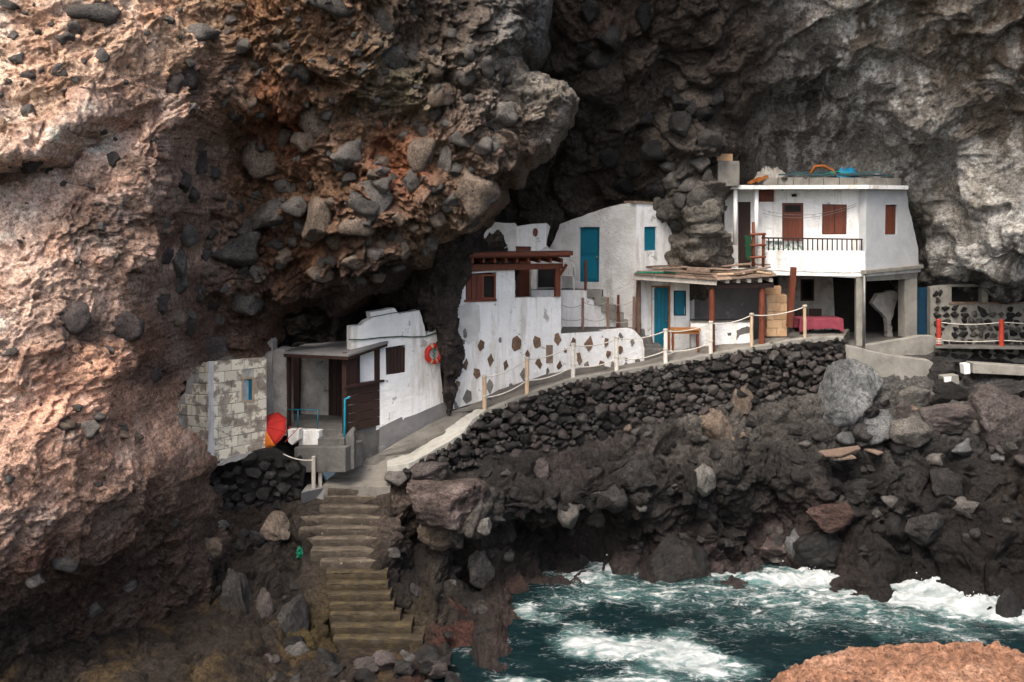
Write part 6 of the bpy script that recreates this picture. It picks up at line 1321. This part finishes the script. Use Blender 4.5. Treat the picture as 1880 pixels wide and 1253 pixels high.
MB().prism(WP(1731, 31.0, 1762, 31.2).poly(jag([(1733, 693), (1747, 691.5), (1746, 700), (1742, 707), (1735, 708)], .5, 5, rnd), .008), (0, .02, 0)).build('white_face', M['white'], cb_)
for k, (q, lab) in enumerate((([(1502, 828), (1575, 818), (1580, 823), (1545, 836), (1515, 836)], 'sand-coloured driftwood board on the dark slope'), ([(1575, 820), (1582, 819), (1622, 830), (1612, 834)], 'second driftwood board pointing towards the sea'), ([(1528, 836), (1560, 832), (1572, 840), (1540, 843)], 'pale broken piece of board under the driftwood'))):
    D = min(depth_at(u, v, 30) for u, v in q) - .25; z0 = P(1550, 828, D).z
    MB().prism([PZ(u, v, z0) for u, v in q], (0, 0, -.04)).build('driftwood_board', M['wood_grey'], label=lab, cat='board', group='driftwood boards on the slope')
# rubble building at the far end
rb = thing('rubble_house', P(1800, 632, 33.4), 'ruined rubble stone wall with dark openings under the overhanging rock', 'building')
pr = WP(1708, 33.5, 1960, 33.3)
wall('wall', pr, [(1708, 528), (1745, 522), (2250, 522), (2250, 634), (1708, 634)], [[(1747, 527), (1747, 556), (1803, 556), (1803, 527)], [(1814, 527), (1814, 556), (1852, 556), (1852, 527)], [(1858, 527), (1858, 556), (2050, 556), (2050, 527)]], .3, M['concrete_mid'], rb)
panel('lintel_beam', pr, [(1742, 555.5), (2250, 555.5), (2250, 559), (1742, 559)], .03, .3, M['wood_grey'], rb)
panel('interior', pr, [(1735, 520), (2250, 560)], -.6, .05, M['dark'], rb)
r3 = random.Random(51); v = 562.
while v < 632:
    h_ = r3.uniform(9, 14); u = 1712 + r3.uniform(0, 6)
    while u < 2060:
        wd = r3.uniform(10, 20); s = 33.4 / F
        if r3.random() < .86:
            pale = (u > 1775 and r3.random() < .5)
            put_stone('stone', pr.at(u + wd / 2, v + h_ / 2 + r3.uniform(-2, 2), r3.uniform(-.01, .04)), (wd * s * .5, .09, h_ * s * .52), (r3.uniform(-.4, .4), r3.uniform(-.4, .4), r3.uniform(-.4, .4)), WSTONES[r3.randrange(12)], 'boulder_light' if pale else 'basalt', rb)
        u += wd
    v += h_
for u, v in ((1722, 552), (1718, 540), (1726, 538)): put_stone('stone', pr.at(u, v, .02), (.11, .06, .12), (0, 0, .3), WSTONES[u % 12], 'basalt', rb)
# ledge in front of it
lg = thing('ledge', P(1800, 660, 32.6), 'stone-faced ledge carrying the red posts', 'ledge')
MB().prism([PZ(1716, 636, 6.1), PZ(2250, 644, 6.1), P(2250, 632, 33.6), P(1712, 632, 33.7)], (0, 0, -.06)).build('top', M['concrete_dk'], lg)
pl = WP(1716, 32.55, 1960, 32.3); r3 = random.Random(52)
MB().prism(pl.poly([(1718, 638), (2250, 646), (2250, 674), (1718, 664)], -.06), (0, .3, 0)).build('core', M['concrete'], lg)
u = 1720
while u < 2060:
    for v in (643, 654):
        wd = r3.uniform(12, 26); put_stone('stone', pl.at(u + wd / 2, v + r3.uniform(-2, 3), r3.uniform(-.06, .0)), (wd * .0088, .12, .10), (r3.uniform(-.3, .3), r3.uniform(-.3, .3), 0), WSTONES[r3.randrange(12)], r3.choice(('basalt_wall', 'cobble', 'basalt')), lg)
    u += wd
RP = []
for k, (u, v0_, v1_, D) in enumerate(((1723.5, 586, 634, 32.5), (1838.5, 587, 636, 32.2))):
    t, b = P(u, v0_, D), P(u, v1_, D); MB().tube([b, b.lerp(t, .5), t - Vector((0, 0, .02)), t], .072, 12, taper=[1, 1, 1, .85]).build('red_post', M['redpost'], label=('red post with cord wound round its foot beside the low concrete wall', 'red post in front of the rubble wall at the picture edge')[k], cat='post', group='red posts at the ledge', smooth=False); RP.append((b, t))
MB().tube([RP[0][0] + Vector((math.cos(i * .8) * .082, math.sin(i * .8) * .082, .03 + i * .006)) for i in range(34)], .012, 5).build('wound_cord', M['rope'], label='pale cord wound round the foot of the red post', cat='cord', smooth=True)
rope_obj(RP[0][1].lerp(RP[0][0], .12), RP[1][1].lerp(RP[1][0], .1), .07, M['rope'], .012, 'upper rope between the two red posts')
rope_obj(RP[0][1].lerp(RP[0][0], .8), RP[1][1].lerp(RP[1][0], .78), .05, M['rope'], .012, 'lower rope between the two red posts')
rope_obj(RP[1][1].lerp(RP[1][0], .1), P(2100, 592, 31.6), .07, M['rope'], .012, 'upper rope running on from the red post out of the picture')
rope_obj(RP[1][1].lerp(RP[1][0], .78), P(2100, 628, 31.6), .05, M['rope'], .012, 'lower rope running on from the red post out of the picture')

# ---------------------------------------------------------------- rope fence along the path
FP = []
for k, (u, v0_, v1_, m_, lab) in enumerate(((889.5, 689, 751, 'wood_tan', 'tan wooden post at the lower end of the path rope fence'), (967.5, 656, 722, 'wood_tan', 'second tan post of the path fence before the studded wall'), (1052, 630, 698, 'post_white', 'whitewashed post before the small vent board in the studded wall'), (1132, 618, 684, 'post_white', 'whitewashed post before the corner of the terrace'), (1222, 604, 668, 'post_white', 'whitewashed post in front of the blue shed door'), (1305, 590, 653, 'post_white', 'whitewashed post in front of the shed counter'), (1380, 575, 639, 'wood_tan', 'pale post at the far end of the shed counter'), (1477.5, 560, 623, 'wood_tan', 'last pale post of the path fence before the red-clothed table'))):
    kz = np.interp(u, [k_[0] for k_ in KERB], [p.z for p in KW]); kd = np.interp(u, [k_[0] for k_ in KERB], [k_[2] for k_ in KERB]) + .12
    b = P(u, v1_, kd); t = P(u, v0_, kd); b.z = min(b.z, kz + .02) - .02
    o = post_tube(b, t, .062 if k < 6 else .052, 'fence_post', M[m_], label=lab, cat='post', group='posts of the path rope fence', n=12); FP.append((b, t, o))
    for f in (.06, .6): 
        c = t.lerp(b, f); MB().tube([c + Vector((math.cos(i * .7) * .066, math.sin(i * .7) * .066, .0 + i * .003)) for i in range(20)], .012, 5).build('rope_knot', M['rope'], o, smooth=True)
        if k > 5: break
nm = ['lowest', 'second', 'third', 'fourth', 'fifth', 'sixth', 'last']
where = ['past the lower studded wall', 'past the middle of the studded wall', 'under the terrace edge', 'towards the blue shed door', 'in front of the wooden table', 'in front of the shed counter', 'past the tan pillar']
for k in range(7):
    rope_obj(FP[k][1].lerp(FP[k][0], .06), FP[k + 1][1].lerp(FP[k + 1][0], .06), .10, M['rope'], .017, 'upper white rope of the %s fence bay %s' % (nm[k], where[k]))
    if k < 5: rope_obj(FP[k][1].lerp(FP[k][0], .62), FP[k + 1][1].lerp(FP[k + 1][0], .62), .10, M['rope'], .017, 'lower white rope of the %s fence bay %s' % (nm[k], where[k]))
for k, (u, v0_) in enumerate(((576, 838), (588, 836))):
    p = PZ(u, 898 - 4 * k, 2.93); bevel(MB().bar(p, Vector((p.x, p.y, P(u, v0_, p.y).z)), .10, .10).build('fence_post', M['wood_pale'], label=('square grey-white post at the head of the stairs, outer of the pair', 'square grey-white post at the head of the stairs, inner of the pair')[k], cat='post', group='pair of posts at the stair head'), .012)
rope_obj(P(520, 834, 27.4), P(574, 845, 27.0), .06, M['rope'], .014, 'white rope from the hut corner to the posts at the stair head')
gc = P(551, 1012, depth_at(551, 1012, 26.2) - .08); r3 = random.Random(61)
MB().tube([gc + Vector((r3.uniform(-.16, .16) + .1 * (i / 40), r3.uniform(-.05, .05), r3.uniform(-.14, .18) - .12 * (i / 40))) for i in range(42)], .014, 5).build('cord_tangle', M['green_rope'], label='tangle of bright green cord on the rocks left of the stairs', cat='cord', smooth=True)
